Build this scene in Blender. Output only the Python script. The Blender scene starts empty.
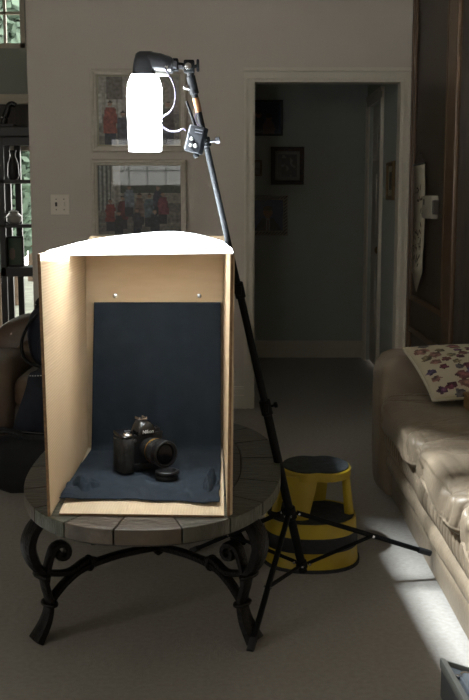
import bpy, bmesh, math, random
from mathutils import Vector, Matrix, noise
random.seed(7)
PI = math.pi
S = bpy.context.scene
COL = S.collection

# ------------------------------------------------------------------ camera
cd = bpy.data.cameras.new('camera_view')
cam = bpy.data.objects.new('camera_view', cd)
COL.objects.link(cam)
cam.location = (0, 0, 1.3)
cam.rotation_euler = (math.radians(90 - 8.2), 0, 0)
cd.sensor_fit = 'VERTICAL'
cd.sensor_height = 24
cd.lens = 24 * 1040 / 700
cd.clip_start = 0.05
S.camera = cam

# ------------------------------------------------------------------ world, light, exposure
SKY = 6.6            # daylight outside the windows
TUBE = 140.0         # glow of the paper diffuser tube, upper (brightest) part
FLASH = 238.0         # the flash head, firing down through the tube
w = bpy.data.worlds.new('daylight')
S.world = w
w.use_nodes = True
w.node_tree.nodes['Background'].inputs[0].default_value = (1.0, 0.97, 0.92, 1)
w.node_tree.nodes['Background'].inputs[1].default_value = SKY
S.view_settings.view_transform = 'Standard'
S.view_settings.look = 'None'
S.view_settings.gamma = 1
S.view_settings.exposure = 0
S.view_settings.use_curve_mapping = False
S.cycles.use_denoising = True
S.cycles.max_bounces = 10
S.cycles.diffuse_bounces = 5
S.cycles.transmission_bounces = 6
S.cycles.transparent_max_bounces = 12
S.cycles.sample_clamp_indirect = 8


def portal(name, loc, rot, sx, sz):
    l = bpy.data.lights.new(name, 'AREA')
    l.shape = 'RECTANGLE'
    l.size, l.size_y = sx, sz
    l.cycles.is_portal = True
    o = bpy.data.objects.new(name, l)
    COL.objects.link(o)
    o.location = loc
    o.rotation_euler = rot


# light portals in the window openings (guide the daylight sampling, emit nothing)
portal('window_portal', (-1.4, -3.95, 1.9), (math.radians(90), 0, 0), 1.2, 0.8)
portal('window_portal', (-3.0, -3.95, 1.9), (math.radians(90), 0, 0), 1.2, 0.8)
portal('window_portal', (-4.45, -1.2, 1.7), (0, math.radians(-90), 0), 1.8, 3.0)  # opening of the added fill window
portal('window_portal', (-2.0, 8.16, 2.85), (math.radians(-90), 0, 0), 0.8, 0.8)

# ------------------------------------------------------------------ materials


def srgb(r, g, b):
    def f(c):
        c /= 255
        return c / 12.92 if c <= 0.04045 else ((c + 0.055) / 1.055) ** 2.4
    return (f(r), f(g), f(b), 1)


def mat(name, col, rough=0.6, metal=0.0, spec=0.4, var=0.12, scale=12, bump=0.0, bscale=80, stretch=(1, 1, 1), col2=None):
    m = bpy.data.materials.new(name)
    m.use_nodes = True
    nt = m.node_tree
    N, L = nt.nodes, nt.links
    b = N['Principled BSDF']
    b.inputs['Roughness'].default_value = rough
    b.inputs['Metallic'].default_value = metal
    b.inputs['Specular IOR Level'].default_value = spec
    tc = N.new('ShaderNodeTexCoord')
    mp = N.new('ShaderNodeMapping')
    mp.inputs['Scale'].default_value = stretch
    L.new(tc.outputs['Object'], mp.inputs['Vector'])
    n = N.new('ShaderNodeTexNoise')
    n.inputs['Scale'].default_value = scale
    n.inputs['Detail'].default_value = 5
    L.new(mp.outputs[0], n.inputs['Vector'])
    r = N.new('ShaderNodeValToRGB')
    c = Vector(col[:3])
    c2 = Vector(col2[:3]) if col2 else c * (1 + var)
    r.color_ramp.elements[0].position = 0.3
    r.color_ramp.elements[1].position = 0.7
    r.color_ramp.elements[0].color = (*(c * (1 - var) if not col2 else c), 1)
    r.color_ramp.elements[1].color = (*c2, 1)
    L.new(n.outputs['Fac'], r.inputs[0])
    L.new(r.outputs[0], b.inputs['Base Color'])
    if bump:
        n2 = N.new('ShaderNodeTexNoise')
        n2.inputs['Scale'].default_value = bscale
        n2.inputs['Detail'].default_value = 6
        L.new(mp.outputs[0], n2.inputs['Vector'])
        bp = N.new('ShaderNodeBump')
        bp.inputs['Strength'].default_value = bump
        bp.inputs['Distance'].default_value = 0.01
        L.new(n2.outputs['Fac'], bp.inputs['Height'])
        L.new(bp.outputs[0], b.inputs['Normal'])
    return m


def wave_mat(name, col, col2, scale, direction='Z', rough=0.8, distort=0.3, bump=0.3):
    m = mat(name, col, rough, var=0.06, scale=5)
    nt = m.node_tree
    N, L = nt.nodes, nt.links
    b = N['Principled BSDF']
    tc = N.new('ShaderNodeTexCoord')
    wv = N.new('ShaderNodeTexWave')
    wv.bands_direction = direction
    wv.inputs['Scale'].default_value = scale
    wv.inputs['Distortion'].default_value = distort
    L.new(tc.outputs['Object'], wv.inputs['Vector'])
    mx = N.new('ShaderNodeMixRGB')
    mx.blend_type = 'MIX'
    old = b.inputs['Base Color'].links[0].from_socket
    L.new(old, mx.inputs[1])
    mx.inputs[2].default_value = col2
    ml = N.new('ShaderNodeMath')
    ml.operation = 'MULTIPLY'
    ml.inputs[1].default_value = 0.35
    L.new(wv.outputs['Fac'], ml.inputs[0])
    L.new(ml.outputs[0], mx.inputs[0])
    L.new(mx.outputs[0], b.inputs['Base Color'])
    bp = N.new('ShaderNodeBump')
    bp.inputs['Strength'].default_value = bump
    bp.inputs['Distance'].default_value = 0.003
    L.new(wv.outputs['Fac'], bp.inputs['Height'])
    L.new(bp.outputs[0], b.inputs['Normal'])
    return m


def pane_mat(name, refl=1.0):
    m = bpy.data.materials.new(name)
    m.use_nodes = True
    nt = m.node_tree
    N, L = nt.nodes, nt.links
    N.remove(N['Principled BSDF'])
    out = N['Material Output']
    t = N.new('ShaderNodeBsdfTransparent')
    t.inputs[0].default_value = (0.95, 0.97, 0.96, 1)
    g = N.new('ShaderNodeBsdfGlossy')
    g.inputs['Roughness'].default_value = 0.02
    fr = N.new('ShaderNodeFresnel')
    fr.inputs['IOR'].default_value = 1.45
    mx = N.new('ShaderNodeMixShader')
    L.new(fr.outputs[0], mx.inputs[0])
    L.new(t.outputs[0], mx.inputs[1])
    L.new(g.outputs[0], mx.inputs[2])
    L.new(mx.outputs[0], out.inputs[0])
    return m


def print_mat(name, rough=0.55):
    m = bpy.data.materials.new(name)
    m.use_nodes = True
    nt = m.node_tree
    b = nt.nodes['Principled BSDF']
    b.inputs['Roughness'].default_value = rough
    a = nt.nodes.new('ShaderNodeVertexColor')
    a.layer_name = 'Col'
    nt.links.new(a.outputs[0], b.inputs['Base Color'])
    return m


M = {}
M['carpet'] = mat('carpet', srgb(166, 160, 151), 0.95, spec=0.1, var=0.09, scale=60, bump=0.9, bscale=420)
M['wall'] = mat('painted_wall', srgb(189, 180, 168), 0.85, spec=0.2, var=0.02, scale=3, bump=0.12, bscale=160)
M['hall_wall'] = mat('hall_wall', srgb(164, 166, 158), 0.85, spec=0.2, var=0.02, scale=3, bump=0.1, bscale=160)
M['ceiling'] = mat('ceiling_paint', srgb(205, 200, 190), 0.9, var=0.02, scale=4)
M['trim'] = mat('trim_paint', srgb(196, 188, 172), 0.5, var=0.03, scale=6)
M['left_wall'] = mat('grey_wall', srgb(150, 154, 146), 0.85, var=0.03, scale=3)
M['dark_wood'] = mat('dark_wood', srgb(56, 47, 38), 0.45, var=0.3, scale=9, stretch=(6, 6, 0.5), bump=0.15, bscale=60)
M['wood_trim'] = mat('wood_trim', srgb(82, 62, 42), 0.42, var=0.25, scale=9, stretch=(6, 6, 0.5), bump=0.1)
M['black_wood'] = mat('black_wood', srgb(36, 32, 30), 0.4, var=0.2, scale=8)
M['card'] = wave_mat('cardboard', srgb(192, 170, 140), srgb(160, 138, 108), 38, 'Z', 0.85, 0.4, 0.25)
M['card_flat'] = mat('cardboard_plain', srgb(190, 168, 138), 0.85, var=0.05, scale=10, stretch=(1, 1, 4), bump=0.05)
M['card_lit'] = wave_mat('cardboard_lit', srgb(208, 190, 162), srgb(192, 172, 144), 40, 'X', 0.85, 0.2, 0.2)  # same board, lightened: bright light on the box floor put into the colour
M['card_edge'] = mat('cardboard_edge', srgb(112, 86, 60), 0.9, var=0.3, scale=80)
M['cloth'] = mat('navy_cloth', srgb(37, 44, 52), 0.92, spec=0.12, var=0.18, scale=18, bump=0.25, bscale=500)
M['iron'] = mat('wrought_iron', srgb(30, 27, 25), 0.45, metal=0.7, var=0.3, scale=40, bump=0.4, bscale=120)
M['leather'] = mat('tan_leather', srgb(118, 104, 86), 0.48, spec=0.36, var=0.13, scale=7, bump=0.22, bscale=55)
M['brown_leather'] = mat('brown_leather', srgb(74, 58, 44), 0.5, spec=0.5, var=0.14, scale=6, bump=0.2, bscale=50)
M['trigger'] = mat('trigger_black', srgb(11, 12, 14), 0.6, spec=0.08, var=0.1, scale=20)
M['stand'] = mat('stand_black', srgb(14, 15, 16), 0.6, spec=0.12, var=0.15, scale=20)
M['stand_grey'] = mat('stand_grey', srgb(80, 80, 84), 0.35, metal=0.6, var=0.1, scale=20)
M['chrome'] = mat('chrome', srgb(190, 190, 192), 0.25, metal=1.0, var=0.05, scale=20)
M['copper'] = mat('copper_tape', srgb(150, 108, 74), 0.4, metal=0.5, var=0.15, scale=30)
M['plastic'] = mat('black_plastic', srgb(25, 25, 27), 0.42, spec=0.35, var=0.1, scale=30, bump=0.08, bscale=300)
M['rubber'] = mat('black_rubber', srgb(34, 35, 37), 0.75, var=0.25, scale=50, bump=0.4, bscale=250)
M['gloss'] = mat('gloss_black', srgb(26, 27, 30), 0.22, spec=0.6, var=0.08, scale=20)
M['glass_dark'] = mat('lens_glass', srgb(9, 11, 16), 0.22, spec=0.25, var=0.05, scale=3)
M['gold'] = mat('gold_ring', srgb(196, 150, 70), 0.3, metal=0.9, var=0.05, scale=10)
M['white_ink'] = mat('white_ink', srgb(225, 228, 230), 0.5, var=0.02, scale=10)
M['yellow'] = mat('yellow_paint', srgb(160, 136, 24), 0.45, spec=0.5, var=0.1, scale=10, bump=0.05)
M['tread'] = mat('tread_rubber', srgb(44, 47, 49), 0.8, spec=0.15, var=0.35, scale=30, bump=0.5, bscale=120)
M['silver'] = mat('silver_metal', srgb(112, 112, 106), 0.45, metal=0.3, var=0.04, scale=8)
M['grey_panel'] = mat('grey_panel', srgb(76, 80, 83), 0.45, var=0.05, scale=8)
M['white_plastic'] = mat('white_plastic', srgb(214, 206, 190), 0.45, var=0.02, scale=8)
M['thermostat'] = mat('thermostat_plastic', srgb(150, 144, 130), 0.5, var=0.02, scale=8)
M['grey_slot'] = mat('dark_slot', srgb(70, 64, 58), 0.6, var=0.05, scale=8)
M['navy_fabric'] = mat('navy_fabric', srgb(22, 26, 36), 0.88, var=0.2, scale=15, bump=0.3, bscale=300)
M['denim'] = mat('dark_denim', srgb(22, 25, 34), 0.9, var=0.2, scale=30, bump=0.4, bscale=400)
M['black_fabric'] = mat('black_fabric', srgb(11, 11, 12), 0.88, var=0.2, scale=15, bump=0.3, bscale=200)
M['stitch'] = mat('pale_stitch', srgb(130, 130, 128), 0.8, var=0.1, scale=40)
M['lace'] = mat('white_lace', srgb(166, 158, 138), 0.9, var=0.05, scale=30, bump=0.3, bscale=300)
M['lace_dark'] = mat('lace_opening', srgb(74, 62, 48), 0.9, var=0.1, scale=30)
M['frame_cream'] = mat('cream_frame', srgb(188, 179, 164), 0.5, var=0.08, scale=30, bump=0.25, bscale=120)
M['frame_black'] = mat('black_frame', srgb(30, 26, 24), 0.45, var=0.2, scale=20)
M['frame_bronze'] = mat('bronze_frame', srgb(70, 58, 48), 0.45, metal=0.3, var=0.3, scale=60, bump=0.5, bscale=160)
M['frame_rope'] = mat('rope_frame', srgb(150, 142, 126), 0.5, var=0.1, scale=30)
M['frame_rope_dark'] = mat('rope_frame_groove', srgb(58, 52, 46), 0.5, var=0.1, scale=30)
M['gilt'] = mat('gilt_frame', srgb(104, 84, 52), 0.5, metal=0.2, var=0.2, scale=30)
M['photo'] = print_mat('photo_print')
M['fabric_print'] = print_mat('printed_fabric', 0.9)
M['pane'] = pane_mat('window_pane')
M['cable_white'] = mat('white_cable', srgb(205, 200, 215), 0.4, var=0.03, scale=8)
M['cable_violet'] = mat('grey_violet_cable', srgb(54, 48, 66), 0.5, var=0.03, scale=8)
M['wicker'] = mat('brown_wicker', srgb(104, 74, 36), 0.6, var=0.3, scale=60, bump=0.5, bscale=150)
M['leaf'] = mat('leaves', srgb(98, 118, 102), 0.7, var=0.4, scale=2.0)
M['bark'] = mat('bark', srgb(80, 66, 52), 0.9, var=0.3, scale=12, bump=0.5)
M['grass'] = mat('lawn', srgb(104, 108, 96), 0.9, var=0.3, scale=4)
M['ceramic'] = mat('pale_ceramic', srgb(170, 168, 160), 0.3, var=0.05, scale=6)
M['green_ceramic'] = mat('green_ceramic', srgb(60, 76, 62), 0.3, var=0.1, scale=6)
M['slates'] = []
for i, c in enumerate([(92, 92, 82), (104, 94, 80), (84, 88, 82), (116, 94, 80), (96, 102, 88), (78, 78, 74), (108, 100, 90)]):
    M['slates'].append(mat('slate_%d' % i, srgb(*[v * q for v, q in zip(c, (0.69, 0.66, 0.62))]), 0.42, spec=0.45, var=0.32, scale=11, bump=0.55, bscale=26, stretch=(1, 3, 1)))
M['grout'] = mat('grout', srgb(58, 54, 48), 0.9, var=0.15, scale=40)


def sheet_material():
    m = bpy.data.materials.new('white_diffusion_sheet')
    m.use_nodes = True
    nt = m.node_tree
    N, L = nt.nodes, nt.links
    N.remove(N['Principled BSDF'])
    d = N.new('ShaderNodeBsdfDiffuse')
    d.inputs[0].default_value = (0.9, 0.9, 0.9, 1)
    t = N.new('ShaderNodeBsdfTranslucent')
    t.inputs[0].default_value = (0.8, 0.78, 0.75, 1)
    mx = N.new('ShaderNodeMixShader')
    mx.inputs[0].default_value = 0.18
    L.new(d.outputs[0], mx.inputs[1])
    L.new(t.outputs[0], mx.inputs[2])
    # thin sheet: part of the light passes straight through
    c = N.new('ShaderNodeBsdfTransparent')
    c.inputs[0].default_value = (1.0, 0.98, 0.95, 1)
    m2 = N.new('ShaderNodeMixShader')
    m2.inputs[0].default_value = 0.115
    L.new(mx.outputs[0], m2.inputs[1])
    L.new(c.outputs[0], m2.inputs[2])
    L.new(m2.outputs[0], N['Material Output'].inputs[0])
    return m


M['sheet'] = sheet_material()


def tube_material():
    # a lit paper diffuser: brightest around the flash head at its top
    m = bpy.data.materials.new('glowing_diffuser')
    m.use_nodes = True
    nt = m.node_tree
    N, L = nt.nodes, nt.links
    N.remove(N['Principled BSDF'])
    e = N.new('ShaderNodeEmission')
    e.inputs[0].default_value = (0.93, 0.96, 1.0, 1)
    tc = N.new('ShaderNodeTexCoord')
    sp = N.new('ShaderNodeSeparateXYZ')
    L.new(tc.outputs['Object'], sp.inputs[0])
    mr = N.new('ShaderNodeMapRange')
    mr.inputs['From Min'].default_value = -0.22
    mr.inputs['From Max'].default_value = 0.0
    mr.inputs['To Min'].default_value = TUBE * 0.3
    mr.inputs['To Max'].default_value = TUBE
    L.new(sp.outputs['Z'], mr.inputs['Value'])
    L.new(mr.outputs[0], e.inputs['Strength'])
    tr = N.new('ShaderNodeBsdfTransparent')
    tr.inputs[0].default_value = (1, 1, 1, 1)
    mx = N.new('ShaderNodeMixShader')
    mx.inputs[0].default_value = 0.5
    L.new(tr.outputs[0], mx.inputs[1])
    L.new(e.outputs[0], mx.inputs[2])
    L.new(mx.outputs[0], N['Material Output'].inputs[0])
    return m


M['tube'] = tube_material()

# ------------------------------------------------------------------ helpers
MW = {}


def world_of(o):
    return MW.get(o.name, Matrix.Identity(4))


OFF = None


def obj(name, bm, m, parent=None, local=False, smooth=False, label=None, kind=None):
    """One mesh object. Shapes are written in world coordinates unless local."""
    if OFF is not None:
        bm.transform(Matrix.Translation(OFF))
    if parent is not None and not local:
        bm.transform(world_of(parent).inverted())
    loc = Vector((0, 0, 0))
    if parent is None and bm.verts:
        xs = [v.co.x for v in bm.verts]
        ys = [v.co.y for v in bm.verts]
        zs = [v.co.z for v in bm.verts]
        loc = Vector(((min(xs) + max(xs)) / 2, (min(ys) + max(ys)) / 2, min(zs)))
        bm.transform(Matrix.Translation(-loc))
    me = bpy.data.meshes.new(name)
    bm.to_mesh(me)
    bm.free()
    if smooth:
        for p in me.polygons:
            p.use_smooth = True
        try:
            me.set_sharp_from_angle(angle=math.radians(smooth if smooth > 1 else 40))
        except Exception:
            pass
    ms = m if isinstance(m, (list, tuple)) else [m]
    for k in ms:
        me.materials.append(k)
    o = bpy.data.objects.new(name, me)
    COL.objects.link(o)
    o.location = loc
    if parent is not None:
        o.parent = parent
        MW[o.name] = world_of(parent).copy()
    else:
        MW[o.name] = Matrix.Translation(loc)
    if label:
        o['label'] = label
    if kind:
        o['kind'] = kind
    return o


def thing(name, label, cat, loc=(0, 0, 0), rz=0, group=None, rot=None):
    o = bpy.data.objects.new(name, None)
    o.empty_display_size = 0.05
    COL.objects.link(o)
    if OFF is not None:
        loc = Vector(loc) + OFF
    o.location = loc
    o.rotation_euler = rot if rot else (0, 0, rz)
    R = Matrix.Rotation(rz, 4, 'Z')
    if rot:
        from mathutils import Euler
        R = Euler(rot).to_matrix().to_4x4()
    MW[o.name] = Matrix.Translation(Vector(loc)) @ R
    tag(o, label, cat, group)
    return o


def tag(o, label, cat, group=None):
    o['label'] = label
    o['category'] = cat
    if group:
        o['group'] = group
    return o


def new():
    return bmesh.new()


def box(bm, x0, x1, y0, y1, z0, z1, bev=0.0, seg=2):
    t = bmesh.new()
    bmesh.ops.create_cube(t, size=1)
    for v in t.verts:
        v.co = Vector(((x0 + x1) / 2 + v.co.x * (x1 - x0), (y0 + y1) / 2 + v.co.y * (y1 - y0), (z0 + z1) / 2 + v.co.z * (z1 - z0)))
    if bev:
        bmesh.ops.bevel(t, geom=t.edges[:], offset=bev, segments=seg, profile=0.5, affect='EDGES')
    merge(bm, t)
    return bm


def merge(bm, t, mtx=None):
    if mtx is not None:
        t.transform(mtx)
    me = bpy.data.meshes.new('tmp')
    t.to_mesh(me)
    t.free()
    bm.from_mesh(me)
    bpy.data.meshes.remove(me)


def quad_strip(bm, rings, closed=True, caps=True):
    """Loft: rings of equal point counts."""
    vr = [[bm.verts.new(p) for p in r] for r in rings]
    n = len(vr[0])
    for a, b in zip(vr[:-1], vr[1:]):
        for i in range(n if closed else n - 1):
            j = (i + 1) % n
            bm.faces.new((a[i], a[j], b[j], b[i]))
    if caps and closed:
        bm.faces.new(vr[0][::-1])
        bm.faces.new(vr[-1])
    return vr


def fix(bm):
    bmesh.ops.recalc_face_normals(bm, faces=bm.faces[:])
    return bm


def lathe(bm, prof, c=(0, 0, 0), n=24, axis='Z', sx=1, sy=1, mtx=None):
    t = bmesh.new()
    rings = []
    for r, h in prof:
        rings.append([Vector((r * math.cos(2 * PI * k / n) * sx, r * math.sin(2 * PI * k / n) * sy, h)) for k in range(n)])
    quad_strip(t, rings)
    fix(t)
    R = Matrix.Identity(4)
    if axis == 'Y':
        R = Matrix.Rotation(PI / 2, 4, 'X')     # +z -> -y
    elif axis == 'X':
        R = Matrix.Rotation(PI / 2, 4, 'Y')     # +z -> +x
    merge(bm, t, (mtx if mtx is not None else Matrix.Translation(Vector(c)) @ R))
    return bm


def between(p, q):
    p, q = Vector(p), Vector(q)
    d = q - p
    return Matrix.Translation(p) @ d.to_track_quat('Z', 'Y').to_matrix().to_4x4(), d.length


def rod(bm, p, q, r0, r1=None, n=12):
    m, L = between(p, q)
    r1 = r0 if r1 is None else r1
    e = min(r0, r1) * 0.15
    lathe(bm, [(r0 - e, 0), (r0, e), (r1, L - e), (r1 - e, L)], n=n, mtx=m)
    return bm


def smooth_path(pts, sub=6):
    pts = [Vector(p) for p in pts]
    out = []
    for i in range(len(pts) - 1):
        p0 = pts[max(i - 1, 0)]
        p1, p2 = pts[i], pts[i + 1]
        p3 = pts[min(i + 2, len(pts) - 1)]
        for k in range(sub):
            t = k / sub
            out.append(0.5 * ((2 * p1) + (-p0 + p2) * t + (2 * p0 - 5 * p1 + 4 * p2 - p3) * t * t + (-p0 + 3 * p1 - 3 * p2 + p3) * t ** 3))
    out.append(pts[-1])
    return out


def sweep(bm, path, wr, hr=None, n=10, up=(0, 0, 1), power=2.0):
    """Sweep a (super)elliptic section along a path; wr/hr number or function of t."""
    path = [Vector(p) for p in path]
    t = bmesh.new()
    rings = []
    N = len(path)
    prev = None
    for i, p in enumerate(path):
        d = (path[min(i + 1, N - 1)] - path[max(i - 1, 0)]).normalized()
        u = Vector(up)
        if abs(d.dot(u)) > 0.95 and prev is not None:
            u = prev
        elif abs(d.dot(u)) > 0.95:
            u = Vector((1, 0, 0))
        s = d.cross(u).normalized()
        v = s.cross(d).normalized()
        prev = v
        tt = i / (N - 1)
        a = wr(tt) if callable(wr) else wr
        b = (hr(tt) if callable(hr) else hr) if hr is not None else a
        ring = []
        for k in range(n):
            th = 2 * PI * k / n
            c, sn = math.cos(th), math.sin(th)
            cx = math.copysign(abs(c) ** (2 / power), c)
            sy = math.copysign(abs(sn) ** (2 / power), sn)
            ring.append(p + s * (a * cx) + v * (b * sy))
        rings.append(ring)
    quad_strip(t, rings)
    fix(t)
    merge(bm, t)
    return bm


def plane_sweep(bm, path, side, half_w, th, n=8):
    """Sweep a flat-bar section whose width direction 'side' is fixed (wrought iron straps)."""
    path = [Vector(p) for p in path]
    side = Vector(side).normalized()
    t = bmesh.new()
    rings = []
    N = len(path)
    for i, p in enumerate(path):
        d = (path[min(i + 1, N - 1)] - path[max(i - 1, 0)]).normalized()
        v = d.cross(side).normalized()
        tt = i / (N - 1)
        a = half_w(tt) if callable(half_w) else half_w
        b = th(tt) if callable(th) else th
        ring = []
        for k in range(n):
            a_ = 2 * PI * (k + 0.5) / n
            c, sn = math.cos(a_), math.sin(a_)
            ring.append(p + side * a * math.copysign(abs(c) ** 0.6, c) + v * b * math.copysign(abs(sn) ** 0.6, sn))
        rings.append(ring)
    quad_strip(t, rings)
    fix(t)
    merge(bm, t)
    return bm


def prism(bm, pts, z0, z1, mtx=None, bev=0.0):
    t = bmesh.new()
    a = [t.verts.new((x, y, z0)) for x, y in pts]
    b = [t.verts.new((x, y, z1)) for x, y in pts]
    n = len(pts)
    t.faces.new(a[::-1])
    t.faces.new(b)
    for i in range(n):
        j = (i + 1) % n
        t.faces.new((a[i], a[j], b[j], b[i]))
    fix(t)
    if bev:
        bmesh.ops.bevel(t, geom=[e for e in t.edges], offset=bev, segments=2, profile=0.5, affect='EDGES')
    merge(bm, t, mtx)
    return bm


def grid(bm, nu, nv, f, close=False):
    V = [[bm.verts.new(f(i / nu, j / nv)) for j in range(nv + 1)] for i in range(nu + 1)]
    for i in range(nu):
        for j in range(nv):
            bm.faces.new((V[i][j], V[i + 1][j], V[i + 1][j + 1], V[i][j + 1]))
    return V


def slab(bm, nu, nv, f, th):
    """A sheet with thickness: grid offset along its normals, closed at the border."""
    t = bmesh.new()
    grid(t, nu, nv, f)
    fix(t)
    bmesh.ops.solidify(t, geom=t.faces[:], thickness=th)
    merge(bm, t)
    return bm


def puff(bm, c, half, e=0.35, nu=40, nv=24, disp=None, mtx=None):
    """Cushion: superellipsoid with optional displacement(p, n)."""
    t = bmesh.new()

    def sgn(v, p):
        return math.copysign(abs(v) ** p, v)
    rings = []
    for j in range(1, nv):
        ph = -PI / 2 + PI * j / nv
        ring = []
        for i in range(nu):
            th = 2 * PI * i / nu
            p = Vector((sgn(math.cos(ph), e) * sgn(math.cos(th), e) * half[0], sgn(math.cos(ph), e) * sgn(math.sin(th), e) * half[1], sgn(math.sin(ph), e * 1.6) * half[2]))
            ring.append(p)
        rings.append(ring)
    vr = quad_strip(t, rings, caps=False)
    for r, z in ((vr[0], -1), (vr[-1], 1)):
        cv = t.verts.new((0, 0, z * half[2]))
        for i in range(nu):
            t.faces.new((r[i], r[(i + 1) % nu], cv))
    fix(t)
    t.normal_update()
    for v in t.verts:
        v.co += Vector(c)
    if disp:
        ds = [(v, v.normal.copy() * disp(v.co, v.normal)) for v in t.verts]
        for v, d in ds:
            v.co += d
    merge(bm, t, mtx)
    return bm


def ns(p, s, off=0):
    return noise.noise(Vector((p[0] * s + off, p[1] * s + off * 0.7, p[2] * s - off)))


def print_panel(name, x0, x1, z0, z1, y, nx, nz, f, parent, m=None, th=0.004):
    """A flat printed picture facing -Y: colours of a print, f(u, v) -> srgb tuple."""
    bm = new()
    lay = bm.loops.layers.color.new('Col')
    V = [[bm.verts.new((x0 + (x1 - x0) * i / nx, y, z0 + (z1 - z0) * j / nz)) for j in range(nz + 1)] for i in range(nx + 1)]
    for i in range(nx):
        for j in range(nz):
            fc = bm.faces.new((V[i][j], V[i + 1][j], V[i + 1][j + 1], V[i][j + 1]))
            c = f((i + 0.5) / nx, (j + 0.5) / nz)
            col = [max(0, min(1, q / 255)) for q in c] + [1]
            for l in fc.loops:
                l[lay] = col
    return obj(name, bm, m or M['photo'], parent)


def ring_frame(bm, x0, x1, z0, z1, yw, w_, d, step=None):
    """Mitred frame on a wall whose face is at y = yw (frame proud towards -Y)."""
    prof = step or [(0, 0), (0, d * 0.75), (w_ * 0.15, d), (w_ * 0.45, d), (w_ * 0.55, d * 0.75), (w_ * 0.85, d * 0.7), (w_, d * 0.45), (w_, 0)]
    rings = []
    for a, b in ((0, 0), (1, 0), (1, 1), (0, 1)):
        r = []
        for q, h in prof:
            X = (x0 + q) if a == 0 else (x1 - q)
            Z = (z0 + q) if b == 0 else (z1 - q)
            r.append(Vector((X, yw - h, Z)))
        rings.append(r)
    vr = [[bm.verts.new(p) for p in r] for r in rings]
    n = len(prof)
    for k in range(4):
        a, b = vr[k], vr[(k + 1) % 4]
        for i in range(n - 1):
            bm.faces.new((a[i], a[i + 1], b[i + 1], b[i]))
    fix(bm)
    return bm


def structure(name, bm, m, parent=None, smooth=False):
    o = obj(name, bm, m, parent, smooth=smooth)
    if parent is None:
        o['kind'] = 'structure'
    return o


# ================================================================== SETTING
WY = 6.45
structure('floor', box(new(), -4.7, 2.3, -4.2, 9.0, -0.1, 0), M['carpet'])
structure('ceiling', box(new(), -4.7, 2.3, -4.2, 9.0, 3.3, 3.4), M['ceiling'])

bm = new()
box(bm, -1.25, 0.112, WY, WY + 0.12, 0, 3.3)
box(bm, 0.112, 1.018, WY, WY + 0.12, 2.018, 3.3)
box(bm, 1.018, 1.12, WY, WY + 0.12, 0, 3.3)
structure('wall_back', bm, M['wall'])
structure('wall_recess_side', box(new(), -1.25, -1.13, WY + 0.12, 8.3, 0, 3.3), M['wall'])

# door casing: stepped profile
def casing(bm, x0, x1, z0, z1, inner):
    """vertical casing board; 'inner' is +1 when the opening lies towards +x."""
    w_ = x1 - x0
    box(bm, x0, x1, WY - 0.010, WY, z0, z1)
    if inner > 0:
        box(bm, x0, x0 + w_ * 0.28, WY - 0.034, WY - 0.012, z0, z1)
        box(bm, x1 - w_ * 0.34, x1 - w_ * 0.1, WY - 0.024, WY - 0.012, z0, z1)
    else:
        box(bm, x1 - w_ * 0.28, x1, WY - 0.034, WY - 0.012, z0, z1)
        box(bm, x0 + w_ * 0.1, x0 + w_ * 0.34, WY - 0.024, WY - 0.012, z0, z1)


bm = new()
casing(bm, 0.058, 0.118, 0, 2.018, 1)
box(bm, 0.112, 0.124, WY - 0.004, WY + 0.124, 0, 2.012)
structure('trim_1', bm, M['trim'])
bm = new()
casing(bm, 1.012, 1.07, 0, 2.018, -1)
box(bm, 1.006, 1.018, WY - 0.004, WY + 0.124, 0, 2.012)
structure('trim_2', bm, M['trim'])
bm = new()
box(bm, 0.058, 1.07, WY - 0.012, WY, 2.018, 2.088)
box(bm, 0.054, 1.07, WY - 0.036, WY - 0.012, 2.068, 2.088)
box(bm, 0.078, 1.05, WY - 0.024, WY - 0.012, 2.026, 2.042)
box(bm, 0.112, 1.018, WY - 0.004, WY + 0.124, 2.006, 2.018)
structure('trim_3', bm, M['trim'])


def baseboard(name, x0, x1, yw):
    bm = new()
    box(bm, x0, x1, yw - 0.012, yw, 0, 0.14)
    box(bm, x0, x1, yw - 0.02, yw - 0.012, 0.0, 0.085)
    box(bm, x0, x1, yw - 0.018, yw - 0.012, 0.112, 0.13)
    structure(name, bm, M['trim'])


baseboard('baseboard_back', -1.25, 0.058, WY)

# hallway beyond the doorway
structure('wall_hall_back', box(new(), -0.2, 1.3, 8.6, 8.72, 0, 3.3), M['hall_wall'])
structure('wall_hall_left', box(new(), -0.2, -0.08, WY + 0.12, 8.6, 0, 3.3), M['hall_wall'])
bm = new()
box(bm, 1.075, 1.2, WY + 0.12, 7.72, 0, 3.3)
box(bm, 1.075, 1.2, 7.72, 8.42, 2.03, 3.3)
box(bm, 1.075, 1.2, 8.42, 8.6, 0, 3.3)
structure('wall_hall_right', bm, M['hall_wall'])
baseboard('baseboard_hall', -0.08, 1.075, 8.6)
bm = new()
for y0, y1 in ((7.64, 7.72), (8.42, 8.5)):
    box(bm, 1.058, 1.075, y0, y1, 0, 2.03)
    box(bm, 1.05, 1.058, y0 + (0 if y0 < 8 else 0.05), y0 + (0.03 if y0 < 8 else 0.08), 0, 2.03)
box(bm, 1.058, 1.075, 7.64, 8.5, 2.03, 2.11)
box(bm, 1.05, 1.058, 7.64, 8.5, 2.085, 2.11)
structure('trim_4', bm, M['trim'])
bm = new()
box(bm, 1.1, 1.14, 7.725, 8.415, 0.01, 2.025)
door = structure('door_1', bm, M['trim'])
for z0, z1 in ((0.25, 0.85), (0.98, 1.5), (1.6, 1.92)):
    for y0, y1 in ((7.8, 8.03), (8.11, 8.34)):
        obj('panel', box(new(), 1.092, 1.1, y0, y1, z0, z1, 0.006), M['trim'], door)
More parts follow.
